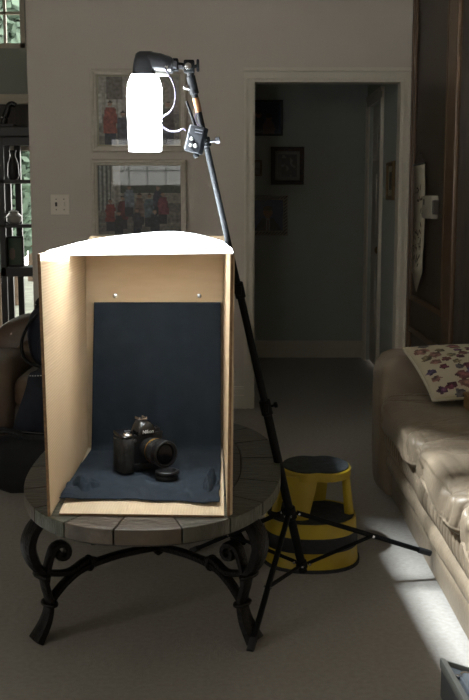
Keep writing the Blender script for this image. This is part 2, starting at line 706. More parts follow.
obj('door_knob', lathe(new(), [(0.01, 0), (0.012, 0.02), (0.026, 0.03), (0.026, 0.045), (0.01, 0.055)], c=(1.1, 7.79, 0.93), axis='X', n=14,
    mtx=Matrix.Translation((1.1, 7.79, 0.93)) @ Matrix.Rotation(-PI / 2, 4, 'Y')), M['gilt'], door, smooth=True)

# dark panelled wall on the right, running towards the camera and turning
bm = new()
box(bm, 1.085, 1.3, 5.12, WY, 0, 3.3)
wd = structure('wall_wood', bm, M['dark_wood'])
def wood_panel(bm, y0, y1, z0, z1):
    pass
for (y0, y1, z0, z1) in ((5.36, 6.36, 0.10, 0.54), (5.36, 6.36, 0.70, 3.0)):
    bm = new()
    for (a0, a1, b0, b1) in ((y0, y1, z1 - 0.035, z1), (y0, y1, z0, z0 + 0.035), (y0, y0 + 0.035, z0, z1), (y1 - 0.035, y1, z0, z1)):
        box(bm, 1.068, 1.085, a0, a1, b0, b1, 0.006)
    obj('panel_moulding', bm, M['wood_trim'], wd)
obj('corner_post', box(new(), 1.06, 1.086, 5.11, 5.32, 0, 3.3, 0.008), M['wood_trim'], wd)
obj('edge_strip', box(new(), 1.062, 1.086, 6.385, 6.425, 0, 3.3, 0.005), M['wood_trim'], wd)
bm = new()
box(bm, 1.3, 2.2, 5.2, 5.3, 0, 3.3)
wf = structure('wall_wood_front', bm, M['dark_wood'])
for (x0, x1, z0, z1) in ((1.36, 1.95, 0.15, 1.05), (1.36, 1.95, 1.2, 2.9)):
    bm = new()
    for (a0, a1, b0, b1) in ((x0, x1, z1 - 0.035, z1), (x0, x1, z0, z0 + 0.035), (x0, x0 + 0.035, z0, z1), (x1 - 0.035, x1, z0, z1)):
        box(bm, a0, a1, 5.185, 5.2, b0, b1, 0.006)
    obj('panel_moulding', bm, M['wood_trim'], wf)

structure('wall_right', box(new(), 2.08, 2.2, -4.1, 5.2, 0, 3.3), M['wall'])
bm = new()
box(bm, -4.6, -4.5, -4.1, -2.7, 0, 3.3)
box(bm, -4.6, -4.5, 0.3, 8.3, 0, 3.3)
box(bm, -4.6, -4.5, -2.7, 0.3, 0, 0.8)
box(bm, -4.6, -4.5, -2.7, 0.3, 2.6, 3.3)
structure('wall_left', bm, M['wall'])

# rear wall: first window mirrored in the picture glass, second added for more daylight
WINS = ((-2.0, -0.8, 1.5, 2.3), (-3.6, -2.4, 1.5, 2.3))
bm = new()
xs = [-4.5, -3.6, -2.4, -2.0, -0.8, 2.2]
for a, b in ((0, 1), (2, 3), (4, 5)):
    box(bm, xs[a], xs[b], -4.12, -4.0, 0, 3.3)
for x0, x1, z0, z1 in WINS:
    box(bm, x0, x1, -4.12, -4.0, 0, z0)
    box(bm, x0, x1, -4.12, -4.0, z1, 3.3)
structure('wall_rear', bm, M['wall'])


def window(n, x0, x1, z0, z1, y, nx, nz, face):
    """sash window: frame ring, muntins, each pane; y is the middle of the wall."""
    bm = new()
    for a0, a1, b0, b1 in ((x0, x0 + 0.04, z0, z1), (x1 - 0.04, x1, z0, z1), (x0, x1, z0, z0 + 0.04), (x0, x1, z1 - 0.04, z1)):
        box(bm, a0, a1, y - 0.03, y + 0.03, b0, b1)
    o = structure('window_%d' % n, bm, M['trim'])
    for i in range(1, nx):
        X = x0 + (x1 - x0) * i / nx
        obj('muntin', box(new(), X - 0.01, X + 0.01, y - 0.015, y + 0.015, z0 + 0.04, z1 - 0.04), M['trim'], o)
    for j in range(1, nz):
        Z = z0 + (z1 - z0) * j / nz
        obj('muntin', box(new(), x0 + 0.04, x1 - 0.04, y - 0.015, y + 0.015, Z - 0.01, Z + 0.01), M['trim'], o)
    for i in range(nx):
        for j in range(nz):
            X0, X1 = x0 + (x1 - x0) * i / nx, x0 + (x1 - x0) * (i + 1) / nx
            Z0, Z1 = z0 + (z1 - z0) * j / nz, z0 + (z1 - z0) * (j + 1) / nz
            bm = new()
            vs = [bm.verts.new(p) for p in ((X0, y, Z0), (X1, y, Z0), (X1, y, Z1), (X0, y, Z1))]
            bm.faces.new(vs)
            obj('pane', bm, M['pane'], o)
    return o


window(1, -2.4, -1.6, 2.45, 3.25, 8.25, 5, 3, -1)
window(2, *WINS[0], -4.06, 4, 3, 1)
window(3, *WINS[1], -4.06, 4, 3, 1)
def fill_window(n, x, y0, y1, z0, z1, ny, nz):  # large unseen window, added to raise the room's ambient light
    bm = new()
    for a0, a1, b0, b1 in ((y0, y0 + 0.04, z0, z1), (y1 - 0.04, y1, z0, z1), (y0, y1, z0, z0 + 0.04), (y0, y1, z1 - 0.04, z1)):
        box(bm, x - 0.03, x + 0.03, a0, a1, b0, b1)
    o = structure('window_%d' % n, bm, M['trim'])
    for i in range(ny):
        for j in range(nz):
            Y0_, Y1_ = y0 + (y1 - y0) * i / ny, y0 + (y1 - y0) * (i + 1) / ny
            Z0, Z1 = z0 + (z1 - z0) * j / nz, z0 + (z1 - z0) * (j + 1) / nz
            if i:
                obj('muntin', box(new(), x - 0.015, x + 0.015, Y0_ - 0.01, Y0_ + 0.01, Z0, Z1), M['trim'], o)
            if j:
                obj('muntin', box(new(), x - 0.015, x + 0.015, Y0_, Y1_, Z0 - 0.01, Z0 + 0.01), M['trim'], o)
            bm = new()
            bm.faces.new([bm.verts.new(p) for p in ((x, Y0_, Z0), (x, Y1_, Z0), (x, Y1_, Z1), (x, Y0_, Z1))])
            obj('pane', bm, M['pane'], o)


fill_window(5, -4.55, -2.7, 0.3, 0.8, 2.6, 4, 3)
window(4, -2.4, -1.35, 0.2, 1.72, 8.25, 1, 1, -1)

# far left wall behind the recess
bm = new()
box(bm, -4.5, -2.4, 8.2, 8.3, 0, 3.3)
box(bm, -2.4, -1.6, 8.2, 8.3, 3.25, 3.3)
box(bm, -1.6, -1.25, 8.2, 8.3, 2.03, 3.3)
box(bm, -1.35, -1.25, 8.2, 8.3, 0, 2.03)
box(bm, -2.4, -1.6, 8.2, 8.3, 2.03, 2.45)
structure('wall_left_back', bm, M['left_wall'])
bm = new()
box(bm, -2.4, -1.35, 8.2, 8.3, 1.72, 2.03)
box(bm, -2.4, -1.35, 8.2, 8.3, 0.0, 0.2)
structure('trim_6', bm, M['dark_wood'])
bm = new()
box(bm, -3.0, -1.25, 8.15, 8.2, 2.03, 2.07, 0.005)
box(bm, -3.0, -1.25, 8.17, 8.2, 2.07, 2.105, 0.004)
structure('trim_5', bm, M['trim'])

# outdoors seen through the recess windows
structure('ground', box(new(), -12, 6, 8.75, 22, -0.15, -0.1), M['grass'])


def tree(x, y, h, r, label, n=1500, seed=1):
    rnd = random.Random(seed)
    t = thing('tree', label, 'tree', (x, y, -0.1), group='trees beyond the recess windows')
    bm = new()
    sweep(bm, [(x, y, -0.1), (x + 0.05, y, h * 0.3), (x, y + 0.05, h * 0.7)], lambda q: 0.12 * (1 - 0.6 * q), n=8)
    obj('trunk', bm, M['bark'], t, smooth=True)
    bm = new()
    for k in range(n):
        d = Vector((rnd.gauss(0, 1), rnd.gauss(0, 1), rnd.gauss(0, 1))).normalized() * r * rnd.uniform(0.4, 1) ** 0.6
        p = Vector((x, y, h * 0.55)) + Vector((d.x, d.y, d.z * h * 0.45 / r))
        a = Vector((rnd.gauss(0, 1), rnd.gauss(0, 1), rnd.gauss(0, 1))).normalized()
        b = a.orthogonal().normalized()
        s = rnd.uniform(0.05, 0.10)
        vs = [bm.verts.new(p + q) for q in (a * s, b * s * 0.6, -a * s, -b * s * 0.6)]
        bm.faces.new(vs)
    o = obj('foliage', bm, M['leaf'], t)
    o['kind'] = 'stuff'


tree(-2.55, 11.0, 4.6, 0.7, 'leafy green tree nearest behind the upper left window', 8000, 1)
tree(-3.0, 14.0, 5.4, 1.3, 'broad leafy tree further back beyond the upper left window', 20000, 2)
tree(-3.5, 18.2, 6.2, 1.7, 'green tree furthest back outside, behind the broad leafy tree', 18000, 3)

# ================================================================== LIGHT TENT (cardboard box on the table)
TOP = 0.45
BX0, BX1, BYF, BYB, BZ0, BZ1 = -0.508, -0.006, 2.728, 3.5, TOP + 0.001, 1.155
t = thing('cardboard_box', 'tall open-fronted cardboard box used as a light tent on the slate table', 'box', (-0.26, 3.12, BZ0))


def panel(name, poly, axis_pts, m):
    pass


def card(name, corners, th, m, edge=True):
    """corrugated board panel from four corners, thickness along its normal (centred); cut edges brown."""
    a, b, c, d = [Vector(p) for p in corners]
    n = (b - a).cross(d - a).normalized() * (th / 2)
    bm = new()
    v = [bm.verts.new(p + n) for p in (a, b, c, d)] + [bm.verts.new(p - n) for p in (a, b, c, d)]
    f = [bm.faces.new(v[0:4]), bm.faces.new(v[4:8][::-1])]
    for i in range(4):
        j = (i + 1) % 4
        q = bm.faces.new((v[i], v[i + 4], v[j + 4], v[j]))
        q.material_index = 1
    fix(bm)
    return obj(name, bm, [m, M['card_edge']], t)


card('bottom_panel', [(-0.478, BYF + 0.012, TOP + 0.0035), (-0.028, BYF - 0.008, TOP + 0.0035), (-0.04, BYB, TOP + 0.0035), (-0.504, BYB, TOP + 0.0035)], 0.005, M['card_lit'])
card('side_panel', [(-0.503, BYF, BZ0), (-0.507, BYB, BZ0), (-0.505, BYB, BZ1 - 0.004), (-0.512, BYF, BZ1 + 0.006)], 0.008, M['card'])
card('side_panel', [(-0.016, BYF, BZ0), (-0.036, BYB, BZ0), (-0.034, BYB, BZ1 - 0.004), (-0.006, BYF, BZ1 + 0.004)], 0.007, M['card'])
card('folded_edge_flap', [(-0.018, BYF + 0.004, BZ0), (-0.008, BYF + 0.02, BZ0), (-0.002, BYF + 0.02, BZ1 + 0.002), (-0.008, BYF + 0.004, BZ1 + 0.002)], 0.006, M['card_flat'])
card('back_panel', [(-0.507, BYB, BZ0), (-0.034, BYB, BZ0), (-0.034, BYB, BZ1), (-0.507, BYB, BZ1)], 0.007, M['card_flat'])
card('inner_flap', [(-0.497, BYB - 0.02, 0.958), (-0.04, BYB - 0.02, 0.958), (-0.04, BYB - 0.008, BZ1), (-0.497, BYB - 0.008, BZ1)], 0.006, M['card_flat'])
card('shade_strip', [(-0.504, 3.17, BZ1 + 0.002), (-0.036, 3.17, BZ1 + 0.002), (-0.036, BYB, BZ1 + 0.002), (-0.504, BYB, BZ1 + 0.002)], 0.006, M['card_flat'])  # unseen strip added under the sheet to shade the inner flap
card('top_flap', [(-0.50, BYB + 0.0, BZ1 - 0.002), (-0.036, BYB + 0.0, BZ1 - 0.002), (-0.03, BYB + 0.05, BZ1 + 0.022), (-0.49, BYB + 0.05, BZ1 + 0.022)], 0.006, M['card_flat'])

for px, lab in ((-0.40, 'left'), (-0.118, 'right')):
    bm = lathe(new(), [(0.001, 0.008), (0.0012, 0.0), (0.0075, -0.001), (0.0078, -0.0025), (0.004, -0.004)], n=14,
               mtx=Matrix.Translation((px, BYB - 0.029, 0.983)) @ Matrix.Rotation(-PI / 2, 4, 'X'))
    tag(obj('thumbtack', bm, M['chrome'], smooth=True), 'silver %s thumbtack pinning the cloth to the cardboard flap' % lab, 'thumbtack', 'thumbtacks holding the cloth')

# white diffusion sheet laid over the top, bowed upward at the back
def sheet_f(u, v):
    y = 2.725 + 0.76 * v
    xl, xr = -0.498 + 0.03 * v, -0.003 - 0.045 * v ** 0.8
    x = xl + (xr - xl) * u
    xn = 2 * u - 1
    z = BZ1 + 0.0145 + 0.026 * math.sin(min(1, v * 1.15) * PI / 2) * (1 - abs(xn) ** 2.2) + 0.004 * math.sin(u * 7 + v * 3) * v
    z += 0.007 * (u - 0.3) * (1 - v)
    z -= 0.010 * max(0, 1 - v / 0.05)
    return Vector((x, y, z))


bm = slab(new(), 24, 24, sheet_f, 0.003)
tag(obj('diffusion_sheet', bm, M['sheet'], smooth=True), 'white translucent paper sheet bowed over the open top of the cardboard box', 'paper sheet')

# navy cloth: hangs from the flap, curves forward over the box floor
RC = 0.022
def cloth_path(s):
    """distance along the cloth from its top -> (y, z)."""
    zt, yb, zf = 0.962, BYB - 0.034, TOP + 0.013
    L1 = zt - (zf + RC)
    if s < L1:
        return yb - 0.01 * s / L1, zt - s
    s -= L1
    if s < RC * PI / 2:
        a = s / RC
        return yb - 0.01 - RC * (1 - math.cos(a)), zf + RC - RC * math.sin(a)
    s -= RC * PI / 2
    return yb - 0.01 - RC - s, zf


LT = (0.962 - (TOP + 0.013) - RC) + RC * PI / 2 + 0.612
def cloth_f(u, v):
    s = v * LT
    y, z = cloth_path(s)
    flo = max(0, min(1, (v - 0.52) / 0.1))
    xl = -0.470 - 0.018 * min(1, v * 2) - 0.004 * flo
    xr = -0.046 + 0.003 * flo
    # pulled-in, bunched border near the front
    fr = max(0, (v - 0.72) / 0.28)
    x = xl + (xr - xl) * u
    e = max(0, 1 - u / 0.16) + max(0, (u - 0.9) / 0.1)
    bunch = fr * e
    wob = noise.noise(Vector((u * 9, v * 11, 3.1)))
    n1 = noise.noise(Vector((u * 3.0, v * 5, 0.3)))
    n2 = noise.noise(Vector((u * 14, v * 17, 5.3)))
    lift = 0.004 * abs(n1) + 0.0025 * abs(n2) + bunch * (0.012 + 0.02 * abs(wob)) * (1 if v < 0.985 else 0.5)
    if flo > 0:
        z += lift * flo
        y += 0.012 * flo * noise.noise(Vector((u * 6, 1.0, v * 2))) + fr * 0.03 * math.sin(u * 3.2 + 0.4) - 0.012 * fr * (u - 0.5)
    dr = max(0, 1 - v / 0.5)
    swag = math.sin((u - 0.5) * 18 * (0.3 + 0.7 * v)) * 0.004 * min(1, v * 6) * (1 - flo)
    y -= (abs(swag) + 0.006 * abs(noise.noise(Vector((u * 4 + v * 3, v * 2, 9))))) * (1 - flo) * min(1, v * 8)
    x += bunch * 0.012 * wob
    return Vector((x, y, z))


bm = new()
grid(bm, 90, 130, cloth_f)
fix(bm)
c_ = obj('backdrop_cloth', bm, M['cloth'], smooth=80)
sm = c_.modifiers.new('thickness', 'SOLIDIFY')
sm.thickness = 0.0025
sm.offset = 1
tag(c_, 'dark navy backdrop cloth hanging down the back and covering the floor of the cardboard box', 'cloth')
# gathered bunches of the same cloth at its front corners
def bunch_mesh(cx, cy, sx, sy, h, seed):
    bm = new()

    def f(u, v):
        a, b = 2 * u - 1, 2 * v - 1
        r = min(1, math.hypot(a, b))
        p = Vector((u * 3 + seed, v * 3, 1.7))
        fold = 0.5 + 0.9 * noise.noise(p * 0.9) - 0.5 * abs(noise.noise(p * 1.7))
        z = h * (1 - r ** 3) * max(0.08, 0.25 + fold)
        k = 1.0 / max(1, math.hypot(a, b) / max(abs(a), abs(b), 1e-6))
        rag = 1 + 0.22 * noise.noise(Vector((math.atan2(b, a) * 1.3, seed, 0)))
        return Vector((cx + sx * a * k * rag, cy + sy * b * k * rag + 0.006 * noise.noise(p * 1.8), TOP + 0.014 + z))
    grid(bm, 30, 30, f)
    fix(bm)
    return bm


obj('cloth_bunch', bunch_mesh(-0.44, 3.0, 0.045, 0.085, 0.032, 4.2), M['cloth'], c_, smooth=60)
obj('cloth_bunch', bunch_mesh(-0.068, 2.99, 0.026, 0.12, 0.036, 8.8), M['cloth'], c_, smooth=60)

# ------------------------------------------------------------------ SLR camera in the tent
CB = (-0.296, 3.175, TOP + 0.0175)
t = thing('camera', 'black digital SLR camera standing on the navy cloth, lens turned right', 'camera', CB, math.radians(33))
# local frame: x to the viewer's right, -y to the front
def lp(bm, name, m, parent=None, smooth=False):
    return obj(name, bm, m, parent or t, local=True, smooth=smooth)


bm = new()
prism(bm, [(-0.076, 0.0), (-0.078, 0.028), (-0.07, 0.036), (0.07, 0.036), (0.078, 0.028), (0.078, -0.004), (0.068, -0.016), (-0.03, -0.016), (-0.05, -0.012)], 0.0, 0.112, bev=0.004)
body = lp(bm, 'body', M['plastic'])
# hand grip with rounded front, and the lower (vertical) grip
bm = new()
rings = []
for z, dx, dy in ((0.002, 0, 0.0), (0.02, 0, 0.004), (0.045, 0, 0.0), (0.08, 0, 0.003), (0.1, 0, 0.002), (0.112, 0.004, -0.006), (0.116, 0.008, -0.014)):
    r = []
    for k in range(16):
        a = 2 * PI * k / 16
        c, s = math.cos(a), math.sin(a)
        r.append(Vector((-0.058 + (0.022 - dx) * math.copysign(abs(c) ** 0.6, c), -0.016 + (0.027 + dy) * math.copysign(abs(s) ** 0.7, s), z)))
    rings.append(r)
quad_strip(bm, rings)
fix(bm)
lp(bm, 'hand_grip', M['rubber'], smooth=True)
bm = new()
prism(bm, [(-0.036, -0.022), (-0.036, 0.0), (0.06, 0.0), (0.06, -0.02), (0.03, -0.03), (-0.02, -0.03)], 0.0, 0.024, bev=0.004)
lp(bm, 'vertical_grip', M['gloss'])
bm = lathe(new(), [(0.006, 0), (0.0085, 0.003), (0.0085, 0.008), (0.004, 0.009)], n=16, mtx=Matrix.Translation((-0.046, -0.026, 0.018)) @ Matrix.Rotation(PI / 2, 4, 'X'))
lp(bm, 'grip_button', M['chrome'], smooth=True)
# sloping shoulder with control deck above the grip
bm = new()
prism(bm, [(-0.078, -0.03), (-0.078, 0.03), (-0.026, 0.03), (-0.026, -0.012), (-0.044, -0.038), (-0.066, -0.04)], 0.0, 0.011, bev=0.003,
      mtx=Matrix.Translation((0, 0, 0.112)) @ Matrix.Rotation(math.radians(10), 4, 'X'))
lp(bm, 'shoulder_deck', M['gloss'], smooth=True)
bm = lathe(new(), [(0.012, 0), (0.013, 0.004), (0.011, 0.006), (0.0075, 0.0065), (0.007, 0.010), (0.001, 0.011)], n=18, mtx=Matrix.Translation((-0.056, -0.026, 0.118)) @ Matrix.Rotation(math.radians(18), 4, 'X'))
lp(bm, 'shutter_button', M['chrome'], smooth=True)
bm = box(new(), -0.05, -0.03, 0.0, 0.022, 0.121, 0.125, 0.001)
lp(bm, 'top_screen', M['stand_grey'])
# pentaprism hump
bm = new()
rings = []
for z, wx, y0, y1 in ((0.108, 0.036, -0.024, 0.034), (0.124, 0.034, -0.028, 0.034), (0.138, 0.028, -0.026, 0.032), (0.150, 0.02, -0.014, 0.03), (0.155, 0.013, 0.0, 0.026)):
    r = []
    for k in range(20):
        a = 2 * PI * k / 20
        c, s = math.cos(a), math.sin(a)
        r.append(Vector((0.014 + wx * math.copysign(abs(c) ** 0.7, c), (y0 + y1) / 2 + (y1 - y0) / 2 * math.copysign(abs(s) ** 0.6, s), z)))
    rings.append(r)
quad_strip(bm, rings)
fix(bm)
prismo = lp(bm, 'viewfinder_hump', M['gloss'], smooth=True)
bm = new()
box(bm, 0.0, 0.028, 0.002, 0.03, 0.154, 0.157)
box(bm, 0.0, 0.004, 0.002, 0.03, 0.157, 0.162)
box(bm, 0.024, 0.028, 0.002, 0.03, 0.157, 0.162)
lp(bm, 'hot_shoe', M['chrome'], prismo)
fc = bpy.data.curves.new('lettering', 'FONT')
fc.body = 'Nikon'
fc.size = 0.0155
fc.extrude = 0.0003
fc.align_x = 'CENTER'
fc.shear = 0.15
fo = bpy.data.objects.new('lettering_curve', fc)
COL.objects.link(fo)
dg = bpy.context.evaluated_depsgraph_get()
me = bpy.data.meshes.new_from_object(fo.evaluated_get(dg))
bpy.data.objects.remove(fo)
bm = new()
bm.from_mesh(me)
bm.transform(Matrix.Translation((0.014, -0.0292, 0.1165)) @ Matrix.Rotation(PI / 2, 4, 'X'))
lp(bm, 'lettering', M['white_ink'], prismo)
# left-hand dials and strap lugs
bm = lathe(new(), [(0.014, 0), (0.0145, 0.008), (0.012, 0.010), (0.001, 0.0105)], n=20, c=(0.062, 0.012, 0.112))
lathe(bm, [(0.004, 0), (0.004, 0.004), (0.001, 0.0045)], n=10, c=(0.066, 0.012, 0.122))
lp(bm, 'drive_dial', M['plastic'], smooth=True)
for sx in (-1, 1):
    bm = new()
    sweep(bm, [(sx * (0.079 + 0.005 * math.sin(a)), 0.008 + 0.006 * math.cos(a), 0.104 + 0.003 * math.sin(a)) for a in [k * PI / 6 for k in range(7)]], 0.0014, n=6)
    lp(bm, 'strap_lug', M['chrome'], smooth=True)
bm = lathe(new(), [(0.005, 0), (0.0055, 0.003), (0.003, 0.004)], n=12, mtx=Matrix.Translation((-0.025, -0.016, 0.095)) @ Matrix.Rotation(PI / 2, 4, 'X'))
lp(bm, 'function_button', M['stand_grey'], smooth=True)
# lens
LM = Matrix.Translation((0.02, -0.016, 0.066)) @ Matrix.Rotation(PI / 2, 4, 'X') @ Matrix.Rotation(math.radians(4), 4, 'Y')
bm = lathe(new(), [(0.031, 0), (0.034, 0.003), (0.034, 0.02), (0.0365, 0.024), (0.0365, 0.034), (0.038, 0.036), (0.038, 0.052), (0.0395, 0.054), (0.0395, 0.082), (0.0415, 0.086),
                    (0.0415, 0.104), (0.040, 0.106), (0.036, 0.106), (0.034, 0.098)], n=40, mtx=LM)
lens = lp(bm, 'lens_barrel', M['plastic'], smooth=30)
for a, b in ((0.0245, 0.034), (0.060, 0.080)):
    bm = new()
    R = 0.0365 if a < 0.05 else 0.0395
    for k in range(48):
        an = 2 * PI * k / 48
        tb = box(new(), -0.0014, 0.0014, R - 0.0006, R + 0.0011, a, b)
        merge(bm, tb, LM @ Matrix.Rotation(an, 4, 'Z'))
    lp(bm, 'rubber_ring', M['rubber'], lens)
bm = lathe(new(), [(0.0384, 0.0402), (0.0388, 0.041), (0.0388, 0.0426), (0.0384, 0.0434)], n=40, mtx=LM)
lp(bm, 'gold_ring', M['gold'], lens, smooth=True)
bm = new()
for k in range(-2, 3):
    tb = box(new(), -0.003, 0.003, 0.0379, 0.0386, 0.0456, 0.0496)
    merge(bm, tb, LM @ Matrix.Rotation(PI + k * 0.22, 4, 'Z') if False else LM @ Matrix.Rotation(k * 0.24 + 0.15, 4, 'Z'))
lp(bm, 'distance_marks', M['gold'], lens)
bm = lathe(new(), [(0.035, 0.094), (0.030, 0.1), (0.018, 0.103), (0.001, 0.104)], n=32, mtx=LM)
lp(bm, 'front_glass', M['glass_dark'], lens, smooth=True)

# two caps stacked in front of the lens
cx, cy, cz = -0.205, 3.055, TOP + 0.0175
bm = lathe(new(), [(0.030, 0), (0.033, 0.002), (0.033, 0.012), (0.030, 0.0145), (0.001, 0.0145)], n=32, c=(cx, cy, cz))
o = obj('rear_lens_cap', bm, M['plastic'], smooth=30)
tag(o, 'round black cap lying flat on the cloth, bottom one in front of the lens', 'lens cap')
bm = new()
for k in range(40):
    merge(bm, box(new(), -0.001, 0.001, 0.0325, 0.034, 0.003, 0.011), Matrix.Translation((cx, cy, cz)) @ Matrix.Rotation(2 * PI * k / 40, 4, 'Z'))
obj('grip_ridges', bm, M['rubber'], o)
bm = lathe(new(), [(0.033, 0), (0.0365, 0.002), (0.0365, 0.009), (0.034, 0.011), (0.028, 0.011), (0.027, 0.0095), (0.001, 0.0095)], n=36, c=(cx + 0.002, cy + 0.002, cz + 0.0148))
o = obj('front_lens_cap', bm, M['plastic'], smooth=30)
tag(o, 'round black cap with recessed face, stacked on top of the other cap', 'lens cap')
for s in (-1, 1):
    bm = box(new(), cx + 0.002 + s * 0.02 - 0.005, cx + 0.002 + s * 0.02 + 0.005, cy - 0.01, cy + 0.014, cz + 0.0238, cz + 0.0265, 0.001)
    obj('pinch_tab', bm, M['gloss'], o)

# ================================================================== SLATE TABLE
TCX, TCY, TA, TB_, TN = -0.253, 3.330, 0.402, 0.715, 2.35
t = thing('coffee_table', 'oval slate-topped coffee table with scrolled black wrought iron legs', 'table', (TCX, TCY, 0))


def sup(th, a, b, n=TN):
    c, s = math.cos(th), math.sin(th)
    return TCX + a * math.copysign(abs(c) ** (2 / n), c), TCY + b * math.copysign(abs(s) ** (2 / n), s)


# substrate
bm = new()
prism(bm, [sup(2 * PI * k / 64, TA - 0.012, TB_ - 0.012) for k in range(64)], TOP - 0.05, TOP - 0.006)
obj('top_board', bm, M['grout'], t)
# outer ring: wedge-shaped slates that also form the rim
RW = 0.125
NR = 18
for k in range(NR):
    a0 = 2 * PI * (k - 0.5) / NR - PI / 2 + 0.06
    a1 = 2 * PI * (k + 0.5) / NR - PI / 2 - 0.0 + 0.06
    g = 0.0045
    pts = []
    for j in range(6):
        a = a0 + g + (a1 - a0 - 2 * g) * j / 5
        pts.append(sup(a, TA, TB_))
    for j in range(6):
        a = a1 - g - (a1 - a0 - 2 * g) * j / 5
        pts.append(sup(a, TA - RW, TB_ - RW))
    h = random.uniform(-0.0012, 0.0008)
    bm = prism(new(), pts, TOP - 0.043, TOP + h - 0.0005, bev=0.0025)
    obj('slate_tile', bm, random.choice(M['slates']), t)
# inner field: rectangular slates clipped by the inner oval
IA, IB = TA - RW - 0.004, TB_ - RW - 0.004
rows = [TCY - IB + i * (2 * IB) / 5 for i in range(6)]
for i in range(5):
    y0, y1 = rows[i] + 0.002, rows[i + 1] - 0.002
    nc = 2
    for j in range(nc):
        x0 = TCX - IA + j * 2 * IA / nc + 0.002
        x1 = TCX - IA + (j + 1) * 2 * IA / nc - 0.002
        left, right = [], []
        for q in range(7):
            y = y0 + (y1 - y0) * q / 6
            e = max(0.0, 1 - (abs(y - TCY) / IB) ** TN) ** (1 / TN) * IA
            left.append((max(x0, TCX - e), y))
            right.append((min(x1, TCX + e), y))
        pts = left + right[::-1]
        clean = []
        for p in pts:
            if not clean or (Vector(p) - Vector(clean[-1])).length > 0.003:
                clean.append(p)
        if (Vector(clean[0]) - Vector(clean[-1])).length < 0.003:
            clean.pop()
        bm = prism(new(), clean, TOP - 0.02, TOP + random.uniform(-0.0015, 0.0003) - 0.0005)
        obj('slate_tile', bm, random.choice(M['slates']), t)


def spiral(c, r0, r1, a0, a1, n=18):
    out = []
    for k in range(n + 1):
        q = k / n
        a = a0 + (a1 - a0) * q
        r = r0 + (r1 - r0) * q
        out.append((c[0] + r * math.cos(a), c[1] + r * math.sin(a)))
    return out


def make_leg(bx, by, ox, oy):
    """scrolled iron leg in the vertical plane through (bx, by) facing outwards along (ox, oy)."""
    d = Vector((ox, oy, 0)).normalized()
    side = Vector((-d.y, d.x, 0))

    def W(r, z):
        return Vector((bx, by, z)) + d * r
    Zt = TOP - 0.05
    # main strap: inner scroll -> over the top -> bulge -> waist -> flared foot
    pts = [W(*p) for p in spiral((-0.058, 0.338), 0.012, 0.042, -PI * 1.2, PI * 0.72, 16)[:-1]]
    pts = [W(*p) for p in spiral((-0.072, 0.345), 0.010, 0.038, PI * 2.6, PI * 0.45, 18)]
    body_ = smooth_path([pts[-1], W(-0.02, Zt - 0.012), W(0.030, 0.352), W(0.050, 0.300), W(0.036, 0.245), W(0.010, 0.205), W(0.0, 0.16), W(-0.010, 0.115), W(0.002, 0.06), W(0.034, 0.004)], 5)
    path = pts + body_[1:]
    n = len(path)
    n0 = len(pts)

    def hw(q):
        i = q * (n - 1)
        if i < n0:
            return 0.026
        f = (i - n0) / (n - n0)
        return 0.027 + 0.009 * math.sin(min(1, f * 2) * PI) + (0.012 * max(0, (f - 0.8) / 0.2) ** 1.3)

    def th(q):
        i = q * (n - 1)
        if i < n0:
            return 0.010
        f = (i - n0) / (n - n0)
        return 0.011 + 0.008 * math.sin(min(1, f * 1.7) * PI) + 0.008 * max(0, (f - 0.75) / 0.25)
    bm = plane_sweep(new(), path, side, hw, th)
    leg = obj('leg', bm, M['iron'], t, smooth=50)
    # lower scroll rising from the waist
    sp = [W(*p) for p in spiral((-0.052, 0.262), 0.008, 0.030, -PI * 1.9, PI * 0.0 + 0.3, 16)]
    low = sp + smooth_path([sp[-1], W(-0.016, 0.245), W(-0.006, 0.21), W(0.0, 0.175)], 5)[1:]
    sp = [W(*p) for p in spiral((-0.05, 0.262), 0.008, 0.030, PI * 2.3, PI * 0.15, 16)]
    low = sp + smooth_path([sp[-1], W(-0.014, 0.25), W(-0.004, 0.215), W(0.0, 0.18)], 5)[1:]
    obj('scroll', plane_sweep(new(), low, side, 0.023, 0.010), M['iron'], leg, smooth=50)
    for r, z, tl in ((0.012, 0.203, 0.5), (-0.010, 0.112, 0.25)):
        bm = new()
        ring = []
        for k in range(17):
            a = 2 * PI * k / 16
            ring.append(W(r, z) + side * (0.036 if tl > 0.3 else 0.032) * math.cos(a) + d * 0.019 * math.sin(a) + Vector((0, 0, 0.006 * math.sin(a) * tl)))
        sweep(bm, ring, 0.006, n=8)
        obj('collar', bm, M['iron'], leg, smooth=50)
    # stretcher arms to the centre
    C = Vector((TCX, TCY, 0.16))
    p0 = W(-0.012, 0.118)
    p1 = p0 + (C - p0) * 0.13
    p2 = p0 + (C - p0) * 0.30
    p3 = p0 + (C - p0) * 0.62
    lowarm = smooth_path([p0, (p1.x, p1.y, 0.158), (p2.x, p2.y, 0.183), (p3.x, p3.y, 0.182), C], 6)
    s2 = (C - p0).cross(Vector((0, 0, 1))).normalized()
    obj('stretcher', plane_sweep(new(), lowarm, s2, 0.015, 0.012), M['iron'], leg, smooth=50)
    q0 = W(-0.002, 0.207)
    uparm = smooth_path([q0, (p1.x - d.x * 0.01, p1.y, 0.190), (p2.x, p2.y, 0.203), (p2.x + (p3.x - p2.x) * 0.25, p2.y + (p3.y - p2.y) * 0.25, 0.197)], 6)
    obj('stretcher', plane_sweep(new(), uparm, s2, 0.014, 0.010), M['iron'], leg, smooth=50)
    cc = Vector((p2.x + (p3.x - p2.x) * 0.12, p2.y + (p3.y - p2.y) * 0.12, 0.191))
    u = (C - p0).normalized()
    bm = new()
    ring = [cc + s2 * 0.018 * math.cos(2 * PI * k / 14) + Vector((0, 0, 0.021 * math.sin(2 * PI * k / 14))) for k in range(15)]
    sweep(bm, ring, 0.006, n=8, up=u)
    obj('collar', bm, M['iron'], leg, smooth=50)


